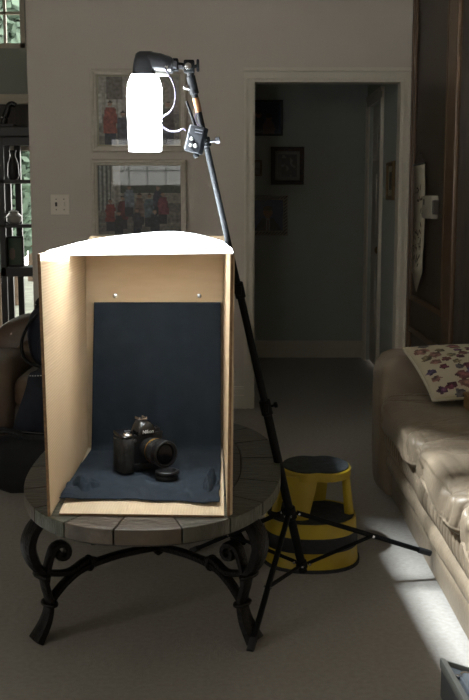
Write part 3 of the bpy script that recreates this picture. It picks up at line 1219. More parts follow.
make_leg(-0.560, 2.955, -0.85, -0.5)
make_leg(0.032, 2.955, 0.85, -0.5)
make_leg(-0.50, 3.82, -0.7, 0.7)
make_leg(-0.006, 3.82, 0.7, 0.7)
bm = lathe(new(), [(0.004, -0.03), (0.014, -0.022), (0.022, -0.008), (0.024, 0.008), (0.016, 0.018), (0.008, 0.022), (0.014, 0.032), (0.004, 0.045)], n=16, c=(TCX, TCY, 0.16))
obj('finial', bm, M['iron'], t, smooth=True)

# ================================================================== LIGHT STAND
FA, FB, FC = Vector((0.045, 2.87, 0.0)), Vector((0.673, 3.44, 0.098)), Vector((-0.16, 3.75, 0.0))
BR = Vector((0.226, 3.37, 0.085))
TP = Vector((-0.127, 3.19, 1.648))
ax = (TP - BR).normalized()
HUB = BR + ax * 0.19


def on(q):
    return BR + (TP - BR) * q


t = thing('light_stand', 'black folding light stand leaning left over the cardboard box, one foot against the sofa', 'light stand', (0.19, 3.37, 0))
obj('lower_tube', rod(new(), BR - ax * 0.03, on(0.36), 0.0145, n=16), M['stand'], t, smooth=True)
obj('middle_tube', rod(new(), on(0.34), on(0.605), 0.0118, n=16), M['stand'], t, smooth=True)
obj('upper_tube', rod(new(), on(0.59), TP, 0.0092, n=16), M['stand'], t, smooth=True)
for q, r in ((0.352, 0.0185), (0.598, 0.0165)):
    bm = new()
    rod(bm, on(q - 0.016), on(q + 0.016), r, n=16)
    box(bm, on(q).x - 0.008, on(q).x + 0.008, on(q).y - 0.024, on(q).y, on(q).z - 0.014, on(q).z + 0.014, 0.003)
    col = obj('clamp_collar', bm, M['stand'], t, smooth=True)
    s = 1 if q < 0.5 else -1
    k0 = on(q) + Vector((s * 0.012, -0.004, 0.004 * s))
    k1 = on(q) + Vector((s * (0.036 if s > 0 else 0.024), -0.008, 0.012 * s))
    bm = new()
    rod(bm, k0, k0 + (k1 - k0) * 0.7, 0.004, n=8)
    rod(bm, k0 + (k1 - k0) * 0.6, k1, 0.0095, n=10)
    obj('wing_knob', bm, M['stand'], col, smooth=True)
bm = new()
rod(bm, HUB - ax * 0.022, HUB + ax * 0.022, 0.021, n=18)
hub = obj('leg_hub', bm, M['stand'], t, smooth=True)
bm = new()
rod(bm, BR - ax * 0.016, BR + ax * 0.014, 0.019, n=18)
brc = obj('brace_hub', bm, M['stand'], t, smooth=True)
for F in (FA, FB, FC):
    dirv = (F - HUB)
    hz = Vector((dirv.x, dirv.y, 0)).normalized()
    p0 = HUB + hz * 0.024
    bm = new()
    # U-channel-like flat leg: two close rods and a web
    sd = dirv.cross(Vector((0, 0, 1))).normalized()
    plane_sweep(bm, [p0, p0 + (F - p0) * 0.5, F], sd, 0.0085, 0.0078)
    leg = obj('leg', bm, M['stand'], t, smooth=30)
    bm = new()
    e = (F - p0).normalized()
    plane_sweep(bm, [F - e * 0.045, F - e * 0.02, F], sd, 0.011, 0.010)
    obj('rubber_foot', bm, M['rubber'], leg, smooth=30)
    mid = p0 + (F - p0) * 0.56
    bm = new()
    plane_sweep(bm, [BR + hz * 0.02, (BR + hz * 0.02 + mid) / 2, mid], sd, 0.0065, 0.0055)
    obj('brace', bm, M['stand'], leg, smooth=30)
    for P_ in (p0 + e * 0.006, mid, BR + hz * 0.026):
        bm = rod(new(), P_ - sd * 0.013, P_ + sd * 0.013, 0.0045, n=10)
        obj('rivet', bm, M['chrome'], leg, smooth=True)
obj('copper_tape', rod(new(), on(0.945), on(0.972), 0.0105, n=14), M['copper'], t, smooth=True, label='copper coloured tape near the top')

# swivel bracket (umbrella adapter) on the tip
t = thing('swivel_bracket', 'black and silver swivel bracket joining the stand tip to the flash', 'bracket', TP)
bm = new()
rod(bm, TP - ax * 0.035, TP + ax * 0.02, 0.0135, n=16)
obj('socket', bm, M['stand'], t, smooth=True)
PV = Vector((-0.135, 3.182, 1.692))
bm = new()
rod(bm, TP + ax * 0.01, PV + Vector((0, 0, 0.005)), 0.011, 0.013, n=14)
box(bm, PV.x - 0.016, PV.x + 0.016, PV.y - 0.014, PV.y + 0.014, PV.z - 0.018, PV.z + 0.02, 0.004)
obj('arm', bm, M['stand'], t, smooth=True)
bm = lathe(new(), [(0.007, 0), (0.010, 0.002), (0.010, 0.008), (0.006, 0.010)], n=16, mtx=Matrix.Translation(PV + Vector((-0.002, -0.014, 0))) @ Matrix.Rotation(PI / 2, 4, 'X'))
obj('pivot_screw', bm, M['chrome'], t, smooth=True)
bm = new()
rod(bm, PV + Vector((0.01, 0, 0)), PV + Vector((0.028, 0, 0.004)), 0.005, n=10)
box(bm, PV.x + 0.022, PV.x + 0.03, PV.y - 0.008, PV.y + 0.008, PV.z - 0.014, PV.z + 0.022, 0.003)
obj('tightening_lever', bm, M['stand'], t, smooth=True)
bm = new()
rod(bm, PV, PV + Vector((-0.045, 0, 0.006)), 0.0095, n=14)
box(bm, PV.x - 0.05, PV.x - 0.032, PV.y - 0.016, PV.y + 0.016, PV.z - 0.012, PV.z + 0.024, 0.003)
obj('cold_shoe', bm, M['stand'], t, smooth=True)
obj('pale_sticker', box(new(), PV.x - 0.036, PV.x - 0.02, PV.y - 0.0115, PV.y - 0.0095, PV.z - 0.005, PV.z + 0.004), M['stand_grey'], t)
bm = new()
rod(bm, TP - ax * 0.018 + Vector((-0.012, -0.004, 0)), TP - ax * 0.018 + Vector((-0.03, -0.01, 0.004)), 0.006, n=10)
obj('clamp_screw', bm, M['chrome'], t, smooth=True)

# ------------------------------------------------------------------ flash unit with its glowing paper diffuser
OFF = Vector((0.018, -0.245, -0.026))     # where the whole flash group hangs, relative to its drawing position
FX, FY = -0.286, 3.42
t = thing('flash_unit', 'black flash unit mounted sideways above the box, its glowing white diffuser tube pointing down', 'flash', (FX, FY, 1.692))
DF = Vector((-0.009, 0.17, 0.017))
# body (horizontal, slightly drooping to the right)
bm = new()
rings = []
for x, zc, hy, hz in ((-0.199, 1.721, 0.026, 0.018), (-0.205, 1.722, 0.033, 0.023), (-0.235, 1.728, 0.036, 0.027), (-0.272, 1.733, 0.036, 0.028), (-0.281, 1.733, 0.033, 0.025)):
    r = []
    for k in range(20):
        a = 2 * PI * k / 20
        c, s = math.cos(a), math.sin(a)
        r.append(Vector((x, FY + hy * math.copysign(abs(c) ** 0.5, c), zc + hz * math.copysign(abs(s) ** 0.5, s))))
    rings.append(r)
quad_strip(bm, rings)
fix(bm)
fb = obj('flash_body', bm, M['plastic'], t, smooth=40)
obj('sensor_window', box(new(), -0.262, -0.214, FY - 0.022, FY + 0.022, 1.692, 1.707, 0.003), M['silver'], fb, label='pale translucent sensor window')
bm = new()
box(bm, -0.222, -0.213, FY - 0.038, FY - 0.032, 1.706, 1.716, 0.001)
obj('sync_socket', bm, M['chrome'], fb)
obj('mounting_foot', box(new(), -0.206, -0.189, FY - 0.018, FY + 0.02, 1.712, 1.733, 0.002), M['stand_grey'], fb)
# head, swivelled to face down into the tube
bm = new()
rings = []
for z, hx, hy, dx in ((1.693, 0.034, 0.038, 0.0), (1.707, 0.034, 0.038, 0.0), (1.732, 0.032, 0.037, 0.002), (1.753, 0.028, 0.034, 0.004), (1.759, 0.022, 0.029, 0.006)):
    r = []
    for k in range(20):
        a = 2 * PI * k / 20
        c, s = math.cos(a), math.sin(a)
        r.append(Vector((FX + dx + hx * math.copysign(abs(c) ** 0.5, c), FY + hy * math.copysign(abs(s) ** 0.5, s), z)))
    rings.append(r)
quad_strip(bm, rings)
fix(bm)
obj('flash_head', bm, M['plastic'], t, smooth=40)
bm = new()
z0 = 1.693
TUBEP = [(0.036, 0.004), (0.042, -0.006), (0.049, -0.025), (0.053, -0.053), (0.0525, -0.105), (0.049, -0.222)]
quad_strip(bm, [[Vector((FX + r * math.cos(2 * PI * k / 32), FY + r * math.sin(2 * PI * k / 32), z0 + h)) for k in range(32)] for r, h in TUBEP], caps=False)
fix(bm)
obj('diffuser_tube', bm, M['tube'], t, smooth=35, label='glowing white paper diffuser tube')

fl = bpy.data.lights.new('flash_lamp', 'AREA')
fl.shape = 'RECTANGLE'
fl.size, fl.size_y = 0.04, 0.05
fl.energy = FLASH
fl.color = (0.84, 0.93, 1.0)
fl.spread = math.radians(106)
flo = bpy.data.objects.new('flash_lamp', fl)
COL.objects.link(flo)
flo.parent = t
flo.location = Vector((FX - 0.008, FY, 1.662)) + OFF - Vector(t.location)
flo.rotation_euler = Vector((0.0, -0.29, -0.95)).to_track_quat('-Z', 'Y').to_euler()

# ------------------------------------------------------------------ radio trigger on the stand
t = thing('radio_trigger', 'small black radio trigger box with a stub antenna clamped to the light stand', 'radio trigger', (-0.131, 3.395, 1.459))
RT = Matrix.Translation((-0.131, 3.395, 1.506)) @ Matrix.Scale(1.05, 4) @ Matrix.Rotation(math.radians(14), 4, 'Y') @ Matrix.Rotation(math.radians(-18), 4, 'Z')
bm = new()
merge(bm, box(new(), -0.024, 0.024, -0.016, 0.016, -0.040, 0.036, 0.004), RT)
tb = obj('trigger_body', bm, M['trigger'], t)
bm = new()
merge(bm, box(new(), -0.0255, -0.0235, -0.013, 0.013, -0.034, 0.03, 0.0008), RT)
obj('side_plate', bm, M['stand'], tb)
bm = new()
for x, z, r in ((-0.008, -0.004, 0.005), (-0.006, -0.022, 0.0045), (0.008, -0.02, 0.0055)):
    lathe(bm, [(r, 0), (r, 0.003), (r * 0.6, 0.004)], n=12, mtx=RT @ Matrix.Translation((x, -0.016, z)) @ Matrix.Rotation(PI / 2, 4, 'X'))
obj('dial_button', bm, M['silver'], tb, smooth=True, label='pale round buttons')
bm = new()
for z in (0.016, 0.024):
    merge(bm, box(new(), -0.004, 0.018, -0.0166, -0.0158, z, z + 0.003), RT)
obj('printed_mark', bm, M['stand_grey'], tb)
bm = new()
p = RT @ Vector((-0.012, 0, 0.034))
rod(bm, p, p + Vector((-0.026, -0.004, 0.072)), 0.0048, 0.0036, n=10)
obj('antenna', bm, M['stand'], t, smooth=True)
p = RT @ Vector((0.024, 0.0, 0.0))
CL = on((1.500 + OFF.z - BR.z) / (TP.z - BR.z)) - OFF
bm = new()
rod(bm, CL - ax * 0.014, CL + ax * 0.014, 0.0155, n=16)
rod(bm, p, CL, 0.007, n=10)
cl = obj('clamp', bm, M['stand'], t, smooth=True)
bm = new()
rod(bm, CL + Vector((0.012, -0.004, 0)), CL + Vector((0.034, -0.006, 0.004)), 0.004, n=8)
rod(bm, CL + Vector((0.030, -0.006, 0.004)), CL + Vector((0.044, -0.007, 0.006)), 0.0105, n=12)
obj('clamp_knob', bm, M['stand_grey'], cl, smooth=True)
bm = new()
p = RT @ Vector((0.008, -0.002, -0.04))
rod(bm, p, p + Vector((0.004, 0, -0.012)), 0.0085, n=12)
obj('lower_screw', bm, M['stand'], t, smooth=True)

# sync cord looping from flash to trigger
pts = [(-0.208, 3.214, 1.694), (-0.200, 3.205, 1.676), (-0.187, 3.2, 1.655), (-0.178, 3.2, 1.625), (-0.181, 3.205, 1.59), (-0.196, 3.21, 1.565), (-0.214, 3.21, 1.552), (-0.221, 3.21, 1.540),
       (-0.215, 3.212, 1.522), (-0.196, 3.215, 1.511), (-0.172, 3.218, 1.511), (-0.157, 3.22, 1.518), (-0.148, 3.222, 1.512)]
pts = [Vector(p) + DF + Vector((-0.004, -0.004, 0)) for p in pts]
tag(obj('sync_cord', sweep(new(), smooth_path(pts, 6), 0.0022, n=8), M['cable_violet'], smooth=True), 'thin grey violet cord looping from the flash to the radio trigger', 'cable')
OFF = None
# second cord taped along the upper stand
pts = []
for k in range(14):
    q = 0.955 - 0.075 * k / 13
    p = on(q)
    s = math.sin(k * 1.1)
    pts.append(p + Vector((-0.011 + 0.004 * s, -0.0125, 0)))
tag(obj('stand_cord', sweep(new(), smooth_path(pts, 4), 0.0014, n=6), M['cable_violet'], smooth=True), 'thin violet grey cord running down the top of the light stand', 'cable')

# ================================================================== YELLOW STEP STOOL
SX, SY = 0.278, 3.685
t = thing('step_stool', 'yellow metal two-step stool with black treads standing behind the light stand', 'step stool', (SX, SY, 0))


def rounded(a, b, n=40, p=2.3, cx=SX, cy=SY):
    out = []
    for k in range(n):
        th = 2 * PI * k / n
        c, s = math.cos(th), math.sin(th)
        out.append((cx + a * math.copysign(abs(c) ** (2 / p), c), cy + b * math.copysign(abs(s) ** (2 / p), s)))
    return out


def band(name, z0, z1, a0, b0, a1, b1, m, th=0.006, smooth=True):
    bm = new()
    o0, o1 = rounded(a0, b0), rounded(a1, b1)
    i0, i1 = rounded(a0 - th, b0 - th), rounded(a1 - th, b1 - th)
    rings = [[Vector((*p, z0)) for p in i0], [Vector((*p, z0)) for p in o0], [Vector((*p, z1)) for p in o1], [Vector((*p, z1)) for p in i1], [Vector((*p, z0)) for p in i0]]
    quad_strip(bm, rings, caps=False)
    bmesh.ops.remove_doubles(bm, verts=bm.verts[:], dist=1e-5)
    fix(bm)
    return obj(name, bm, m, t, smooth=smooth)


band('floor_bumper', 0.0, 0.012, 0.180, 0.185, 0.180, 0.185, M['rubber'], 0.01)
band('base_skirt', 0.010, 0.075, 0.175, 0.180, 0.168, 0.173, M['yellow'])
band('bumper_band', 0.070, 0.122, 0.172, 0.177, 0.168, 0.173, M['rubber'], 0.008)
band('step_rim', 0.118, 0.172, 0.168, 0.173, 0.164, 0.169, M['yellow'])
bm = prism(new(), rounded(0.161, 0.166), 0.160, 0.1685)
obj('lower_tread', bm, M['tread'], t)
# inner riser under the upper tread (dark)
# legs of the upper step: flared sheet panels
def panel_leg(x0t, x1t, x0b, x1b, yt, yb, name):
    bm = new()
    a = [Vector((x0b, yb, 0.168)), Vector((x1b, yb, 0.168)), Vector((x1t, yt, 0.322)), Vector((x0t, yt, 0.322))]

    def f(u, v):
        lo = a[0].lerp(a[1], u)
        hi = a[3].lerp(a[2], u)
        p = lo.lerp(hi, v)
        p.y -= 0.012 * math.sin(PI * u)
        return p
    slab(bm, 8, 8, f, 0.005)
    obj(name, bm, M['yellow'], t, smooth=True)


UY = 3.725
panel_leg(0.175, 0.300, 0.205, 0.262, UY - 0.105, UY - 0.125, 'front_leg_panel')
panel_leg(0.392, 0.412, 0.405, 0.432, UY - 0.05, UY - 0.05, 'side_leg')
panel_leg(0.168, 0.188, 0.140, 0.165, UY - 0.02, UY - 0.02, 'side_leg')
panel_leg(0.22, 0.36, 0.235, 0.345, UY + 0.115, UY + 0.120, 'rear_leg_panel')


def peanut(s):
    """two-lobed outline of the upper tread, waisted in the middle."""
    out = []
    for k in range(48):
        th = 2 * PI * k / 48
        c, sn = math.cos(th), math.sin(th)
        r = 1 - 0.15 * math.exp(-(c / 0.28) ** 2) + 0.03 * abs(c)
        out.append((0.298 + 0.125 * s * c * r, UY + 0.145 * s * sn * r))
    return out


bm = new()
o0, o1 = peanut(1.0), peanut(0.97)
rings = [[Vector((*p, z)) for p in o] for o, z in ((peanut(0.94), 0.305), (peanut(1.0), 0.306), (peanut(1.0), 0.332), (peanut(0.965), 0.337), (peanut(0.93), 0.33))]
quad_strip(bm, rings)
fix(bm)
obj('upper_step_tray', bm, M['yellow'], t, smooth=40)
obj('upper_tread', prism(new(), peanut(0.945), 0.329, 0.3405, bev=0.002), M['tread'], t)

# ================================================================== SOFA
t = thing('leather_sofa', 'long tan leather sofa along the right side, puffy creased seat cushions', 'sofa', (1.1, 3.2, 0))
Y0, Y1 = 1.75, 4.60


def lerp_prof(prof, n):
    return smooth_path([Vector((x, 0, z)) for x, z in prof], n)


def front_strip(name, prof, y0, y1, ny, amp, seed, wr=0.0, wfreq=40, sub=4):
    """padded strip running along Y with a bulging profile and leather creases."""
    P_ = lerp_prof(prof, sub)
    bm = new()
    rows = []
    for j in range(ny + 1):
        y = y0 + (y1 - y0) * j / ny
        row = []
        for i, q in enumerate(P_):
            f = math.sin(PI * i / (len(P_) - 1))
            d = amp * noise.noise(Vector((y * 3 + seed, q.z * 9, seed))) * f
            if wr:
                k = noise.noise(Vector((y * wfreq * 0.12 + seed, q.z * 3, 2.2)))
                d -= wr * f * (1 - abs(math.sin(y * wfreq + 4 * noise.noise(Vector((y * 3, q.z * 6, seed)))))) ** 2.5 * (0.5 + max(0, k + 0.25))
            endf = min(1, min(abs(y - y0), abs(y - y1)) / 0.05)
            dd = (1 - endf) ** 2 * 0.035
            row.append(Vector((q.x - d + dd, y, q.z)))
        rows.append(row)
    V = [[bm.verts.new(p) for p in r] for r in rows]
    for j in range(ny):
        for i in range(len(P_) - 1):
            bm.faces.new((V[j][i], V[j + 1][i], V[j + 1][i + 1], V[j][i + 1]))
    for r in (V[0], V[-1]):
        bm.faces.new(r)
    bm.faces.new([r[0] for r in V][::-1]) if False else None
    fix(bm)
    return obj(name, bm, M['leather'], t, smooth=60)


# carcass
bm = new()
box(bm, 0.70, 1.62, Y0 + 0.02, Y1 - 0.02, 0.03, 0.30, 0.02)
obj('carcass', bm, M['leather'], t, smooth=True)
bm = new()
for x in (0.74, 1.55):
    for y in (Y0 + 0.1, Y1 - 0.06):
        lathe(bm, [(0.022, 0), (0.028, 0.01), (0.028, 0.05)], n=12, c=(x, y, 0))
obj('foot', bm, M['black_wood'], t)
front_strip('footrest_panel', [(0.76, 0.015), (0.693, 0.016), (0.681, 0.05), (0.676, 0.10), (0.677, 0.135), (0.695, 0.152), (0.76, 0.156)], Y0, 4.52, 130, 0.006, 1.0)
front_strip('lower_roll', [(0.76, 0.150), (0.68, 0.153), (0.657, 0.17), (0.650, 0.195), (0.655, 0.222), (0.68, 0.238), (0.76, 0.240)], Y0, 4.5, 150, 0.008, 4.0, 0.004, 30)
front_strip('ruched_band', [(0.76, 0.234), (0.675, 0.238), (0.650, 0.26), (0.640, 0.305), (0.644, 0.345), (0.67, 0.368), (0.76, 0.372)], Y0, 4.46, 620, 0.010, 9.0, 0.016, 62)


def leather_disp(seed, cx, cy, hx, hy, amp=1.0):
    """soft sag plus narrow creases fanning back from the front edge."""
    def f(p, n):
        q = Vector((p.x, p.y, p.z))
        d = 0.008 * noise.noise(q * 3.5 + Vector((seed, 0, 0)))
        front = max(0.25, 1 - abs(p.x - (cx - hx)) / 0.35)
        side_ = max(0.3, 1 - (hy - abs(p.y - cy)) / 0.2)
        k = max(front, side_)
        a = p.y + 0.30 * (p.x - cx) * math.sin(seed + p.y * 4)
        for fr, A, w_ in ((7, 0.016, 5), (15, 0.010, 4), (31, 0.005, 3)):
            r = noise.noise(Vector((a * fr + seed * 3, p.x * fr * 0.14, p.z * fr * 0.35 + seed)))
            d -= A * max(0.0, 1 - abs(r) * 2.2) ** w_ * k * (1 if n.z > -0.3 else 0.3)
        r = noise.noise(Vector((p.x * 13 + seed, p.y * 5, seed)))
        d -= 0.003 * max(0.0, 1 - abs(r) * 2.4) ** 4
        return d * amp
    return f


CUSH = ((3.52, 4.36), (2.80, 3.50), (2.05, 2.78))
for i, (y0, y1) in enumerate(CUSH):
    cy = (y0 + y1) / 2
    bm = puff(new(), (0.985, cy, 0.424), (0.385, (y1 - y0) / 2 + 0.018, 0.074), 0.26, 200, 100, leather_disp(3.3 + 5 * i, 0.985, cy, 0.385, 0.4, 1.25))
    cu = obj('seat_cushion', bm, M['leather'], t, smooth=80)
    bm = new()
    welt = []
    for k in range(41):
        u = k / 40
        th = -PI / 2 - PI * 0.98 * (u) + 0.03
        c, s = math.cos(th), math.sin(th)
        welt.append((0.985 + 0.380 * math.copysign(abs(c) ** 0.36, c), cy + (y1 - y0) / 2 * 0.985 * math.copysign(abs(s) ** 0.36, s), 0.385))
    if i == 2:
        sweep(bm, welt, 0.006, n=6)
        obj('welt', bm, M['leather'], cu, smooth=True)
    else:
        bm.free()
# far arm: padded block with soft top
bm = puff(new(), (1.075, 4.47, 0.335), (0.458, 0.15, 0.325), 0.2, 110, 60, lambda p, n: 0.012 * noise.noise(Vector(p) * 5) + 0.006 * noise.noise(Vector(p) * 14))
obj('far_arm', bm, M['leather'], t, smooth=80)
bm = puff(new(), (1.08, 1.88, 0.33), (0.44, 0.14, 0.315), 0.28, 60, 36, lambda p, n: 0.012 * noise.noise(Vector(p) * 5))
obj('near_arm', bm, M['leather'], t, smooth=80)
for i, (y0, y1) in enumerate(CUSH):
    cy = (y0 + y1) / 2
    bm = puff(new(), (1.47, cy, 0.66), (0.14, (y1 - y0) / 2, 0.26), 0.4, 50, 40, leather_disp(13 + 4 * i, 1.4, cy, 0.3, 0.3, 0.8))
    obj('back_cushion', bm, M['leather'], t, smooth=80)
bm = puff(new(), (1.60, 3.17, 0.47), (0.07, 1.4, 0.44), 0.25, 40, 30)
obj('back_frame', bm, M['leather'], t, smooth=60)

# floral pillow propped on the far arm
def floral(u, v):
    base = [158, 147, 122]
    n = noise.noise(Vector((u * 3, v * 3, 4)))
    base = [b + 8 * n for b in base]
    best = None
    for (cu_, cv, r, c, sd) in FLOWERS:
        dx, dy = u - cu_, v - cv
        d = math.hypot(dx, dy)
        a = math.atan2(dy, dx)
        e = r * (0.88 + 0.10 * math.sin(5 * a + sd) + 0.3 * noise.noise(Vector((u * 13, v * 13, sd))))
        if d < e:
            k = 1.0 + 0.7 * noise.noise(Vector((u * 22, v * 22, sd)))
            if d < e * 0.3:
                k *= 1.25
            best = [q * k * 0.8 for q in c]
    return best or base


rf = random.Random(21)
FLOWERS = []
PAL = [(98, 44, 56), (112, 66, 62), (72, 58, 84), (132, 94, 80), (90, 84, 84), (86, 50, 72), (104, 92, 66)]
for _try in range(4000):
    if len(FLOWERS) >= 58:
        break
    q = (rf.uniform(0.03, 0.97), rf.uniform(0.03, 0.97))
    r = rf.uniform(0.035, 0.082)
    if all(math.hypot(q[0] - f[0], q[1] - f[1]) > (r + f[2]) * 0.8 for f in FLOWERS):
        FLOWERS.append((q[0], q[1], r, rf.choice(PAL), rf.uniform(0, 6)))


def pillow_mesh(w_, h_, th):
    bm = new()
    lay = bm.loops.layers.color.new('Col')
    nu = 72
    for side in (-1, 1):
        V = []
        for i in range(nu + 1):
            row = []
            for j in range(nu + 1):
                u, v = i / nu, j / nu
                a, b = 2 * u - 1, 2 * v - 1
                e = max(0, (1 - a ** 2) * (1 - b ** 2)) ** 0.42
                pin = 1 - 0.05 * (1 - abs(a) ** 2) * (abs(b) ** 3) - 0.0
                pin2 = 1 - 0.05 * (1 - abs(b) ** 2) * (abs(a) ** 3)
                row.append(bm.verts.new((a * w_ / 2 * pin2, -side * th / 2 * e * (1 + 0.12 * noise.noise(Vector((u * 3, v * 3, side)))), b * h_ / 2 * pin)))
            V.append(row)
        for i in range(nu):
            for j in range(nu):
                f = bm.faces.new((V[i][j], V[i + 1][j], V[i + 1][j + 1], V[i][j + 1]))
                c = floral((i + 0.5) / nu, (j + 0.5) / nu)
                for l in f.loops:
                    l[lay] = [max(0, min(1, q / 255)) for q in c] + [1]
    bmesh.ops.remove_doubles(bm, verts=bm.verts[:], dist=1e-5)
    fix(bm)
    return bm


PILLOW = Matrix.Translation((0.976, 4.215, 0.604)) @ Matrix.Rotation(math.radians(13), 4, 'Z') @ Matrix.Rotation(math.radians(-63), 4, 'X')
bm = pillow_mesh(0.48, 0.36, 0.12)
bm.transform(PILLOW)
pl = obj('pillow', bm, M['fabric_print'], smooth=80)
tag(pl, 'cream floral throw pillow leaning on the far sofa arm', 'pillow')
bm = new()
pp = []
for k in range(81):
    s = (k % 80) / 20
    e, q = int(s), s - int(s)
    a, b = [(-1 + 2 * q, -1), (1, -1 + 2 * q), (1 - 2 * q, 1), (-1, 1 - 2 * q)][e]
    pin = 1 - 0.05 * (1 - a ** 2) * abs(b) ** 3
    pin2 = 1 - 0.05 * (1 - b ** 2) * abs(a) ** 3
    pp.append(PILLOW @ Vector((a * 0.24 * pin2, 0, b * 0.18 * pin)))
sweep(bm, pp, 0.006, n=6)
obj('piping', bm, M['lace'], pl, smooth=True)

# small brown wicker case with a white looped cable, at the frame's right edge
t = thing('wicker_case', 'small brown wicker case on the sofa seat in front of the floral pillow', 'basket', (0.97, 3.93, 0.50))
bm = box(new(), 0.895, 1.06, 3.86, 4.0, 0.497, 0.545, 0.008)
obj('case_body', bm, M['wicker'], t)
bm = box(new(), 0.892, 1.063, 3.857, 4.003, 0.546, 0.56, 0.005)
obj('lid', bm, M['wicker'], t)
bm = new()
pts = [(0.905 + 0.05 * (1 - math.cos(a)), 3.853 - 0.012, 0.51 + 0.062 * math.sin(a)) for a in [PI * k / 10 for k in range(11)]]
sweep(bm, smooth_path(pts, 3), 0.004, n=8)
pts = [(0.917 + 0.04 * (1 - math.cos(a)), 3.853 - 0.017, 0.51 + 0.05 * math.sin(a)) for a in [PI * k / 10 for k in range(11)]]
sweep(bm, smooth_path(pts, 3), 0.0035, n=8)
tag(obj('looped_cable', bm, M['cable_white'], smooth=True), 'white cable looped against the brown wicker case on the sofa', 'cable')

# ================================================================== OPEN SILVER CASE at the lower right corner
t = thing('equipment_case', 'silver rimmed sloping case with rounded grey insert, bottom right corner on the carpet', 'case', (0.62, 2.38, 0))
CM = Matrix.Translation((0.541, 2.60, 0.0)) @ Matrix.Rotation(math.radians(3), 4, 'Z')
CW, CLN, SL = 0.105, 0.42, 0.34      # width, length, slope of the top towards the right
def sl(x):
    return 0.092 - SL * x


b_ = new()
prism(b_, [(0.004, 0.0), (CW - 0.004, 0.0), (CW - 0.004, sl(CW)), (0.004, sl(0.0))], 0.004, CLN - 0.004, CM @ Matrix.Rotation(PI / 2, 4, 'X'))
obj('case_shell', b_, M['grey_panel'], t)
for x0, x1 in ((0.0, 0.018), (CW - 0.014, CW)):
    b_ = new()
    prism(b_, [(x0, sl(x0) - 0.014), (x1, sl(x1) - 0.014), (x1, sl(x1) + 0.016), (x0, sl(x0) + 0.016)], 0, CLN, CM @ Matrix.Rotation(PI / 2, 4, 'X'), bev=0.004)
    obj('rim_bar', b_, M['silver'], t, smooth=30)
for y0, y1 in ((0.0, 0.008), (CLN - 0.008, CLN)):
    b_ = new()
    prism(b_, [(0.018, sl(0.018) - 0.01), (CW - 0.014, sl(CW - 0.014) - 0.01), (CW - 0.014, sl(CW - 0.014) + 0.013), (0.018, sl(0.018) + 0.013)], y0, y1, CM @ Matrix.Rotation(PI / 2, 4, 'X'), bev=0.002)
    obj('rim_bar', b_, M['silver'], t, smooth=30)
SLM = CM @ Matrix.Translation((0, 0, sl(0))) @ Matrix.Rotation(math.atan(SL), 4, 'Y')
arc = [(0.075 + 0.042 * math.cos(PI / 2 + PI / 2 * k / 14), -0.085 + 0.042 * math.sin(PI / 2 + PI / 2 * k / 14)) for k in range(15)]
b_ = new()
prism(b_, arc + [(0.033, -0.38), (0.088, -0.38), (0.088, -0.043)], 0.0, 0.012, SLM, bev=0.003)
ins = obj('rounded_insert', b_, M['grey_panel'], t, smooth=30)
b_ = new()
sweep(b_, [SLM @ Vector((0.086, -0.043, 0.012))] + [SLM @ Vector((x, y, 0.012)) for x, y in arc], 0.003, n=8)
obj('bright_edge', b_, M['chrome'], ins, smooth=True)
b_ = new()
lathe(b_, [(0.006, 0.0), (0.007, 0.008), (0.004, 0.010)], n=12, mtx=SLM @ Matrix.Translation((0.028, -0.075, 0)))
obj('rivet', b_, M['chrome'], t, smooth=True)

# ================================================================== PICTURES on the back wall
def porch(u, v, seed):
    c = [150, 140, 130] if v > 0.45 else [112, 104, 98]
    if v > 0.3 and (int(u * 24) % 2 == 0) and u < 0.3 and v < 0.75:
        c = [176, 170, 160]
    if v < 0.35 and int(v * 22) % 3 == 0:
        c = [130, 122, 112]
    return c


def figure(u, v, fx, fy, sz, cl, hr, c):
    """a person in a print: trousers, squarish torso with arms, face, hair."""
    if abs(u - fx) < 0.05 * sz and fy - 0.30 * sz < v < fy - 0.1 * sz:
        c = (46, 46, 56)
    w_ = (0.058 - 0.02 * max(0, (v - fy) / (0.1 * sz))) * sz * (1 + 0.25 * noise.noise(Vector((u * 9, v * 9, fx * 7))))
    if abs(u - fx) < w_ and fy - 0.17 * sz < v < fy + 0.085 * sz:
        k = 1 + 0.3 * noise.noise(Vector((u * 18, v * 18, fx * 3)))
        c = [q * k for q in cl]
    if ((u - fx) / hr) ** 2 + ((v - fy - 0.125 * sz) / (hr * 1.45)) ** 2 < 1:
        c = (160, 122, 104)
        if v > fy + 0.125 * sz + hr * 0.55:
            c = (58, 46, 40)
    return c


def picture_group(u, v):
    c = porch(u, v, 1)
    if v > 0.6 and u > 0.28:
        c = [70, 74, 66]
    if u < 0.16 and v > 0.35:
        c = [168, 166, 158] if int(u * 40) % 2 else [96, 96, 92]
    # standing and seated figures: legs, torsos, heads
    for k, (fx, fy, sz, cl) in enumerate([(0.15, 0.36, 1.0, (126, 44, 44)), (0.30, 0.40, 1.05, (96, 40, 46)), (0.38, 0.56, 1.0, (120, 128, 140)), (0.50, 0.44, 1.0, (124, 96, 88)), (0.47, 0.24, 0.9, (52, 50, 58)),
                                        (0.62, 0.43, 1.05, (92, 104, 112)), (0.72, 0.56, 0.9, (70, 66, 78)), (0.78, 0.46, 1.0, (118, 60, 66)), (0.25, 0.2, 0.9, (40, 40, 48)), (0.68, 0.22, 0.9, (46, 48, 56))]):
        c = figure(u, v, fx, fy, sz, cl, 0.024, c)
    n = 1 + 0.25 * noise.noise(Vector((u * 30, v * 26, 3)))
    return [(q * 0.75 + 20) * n for q in c]


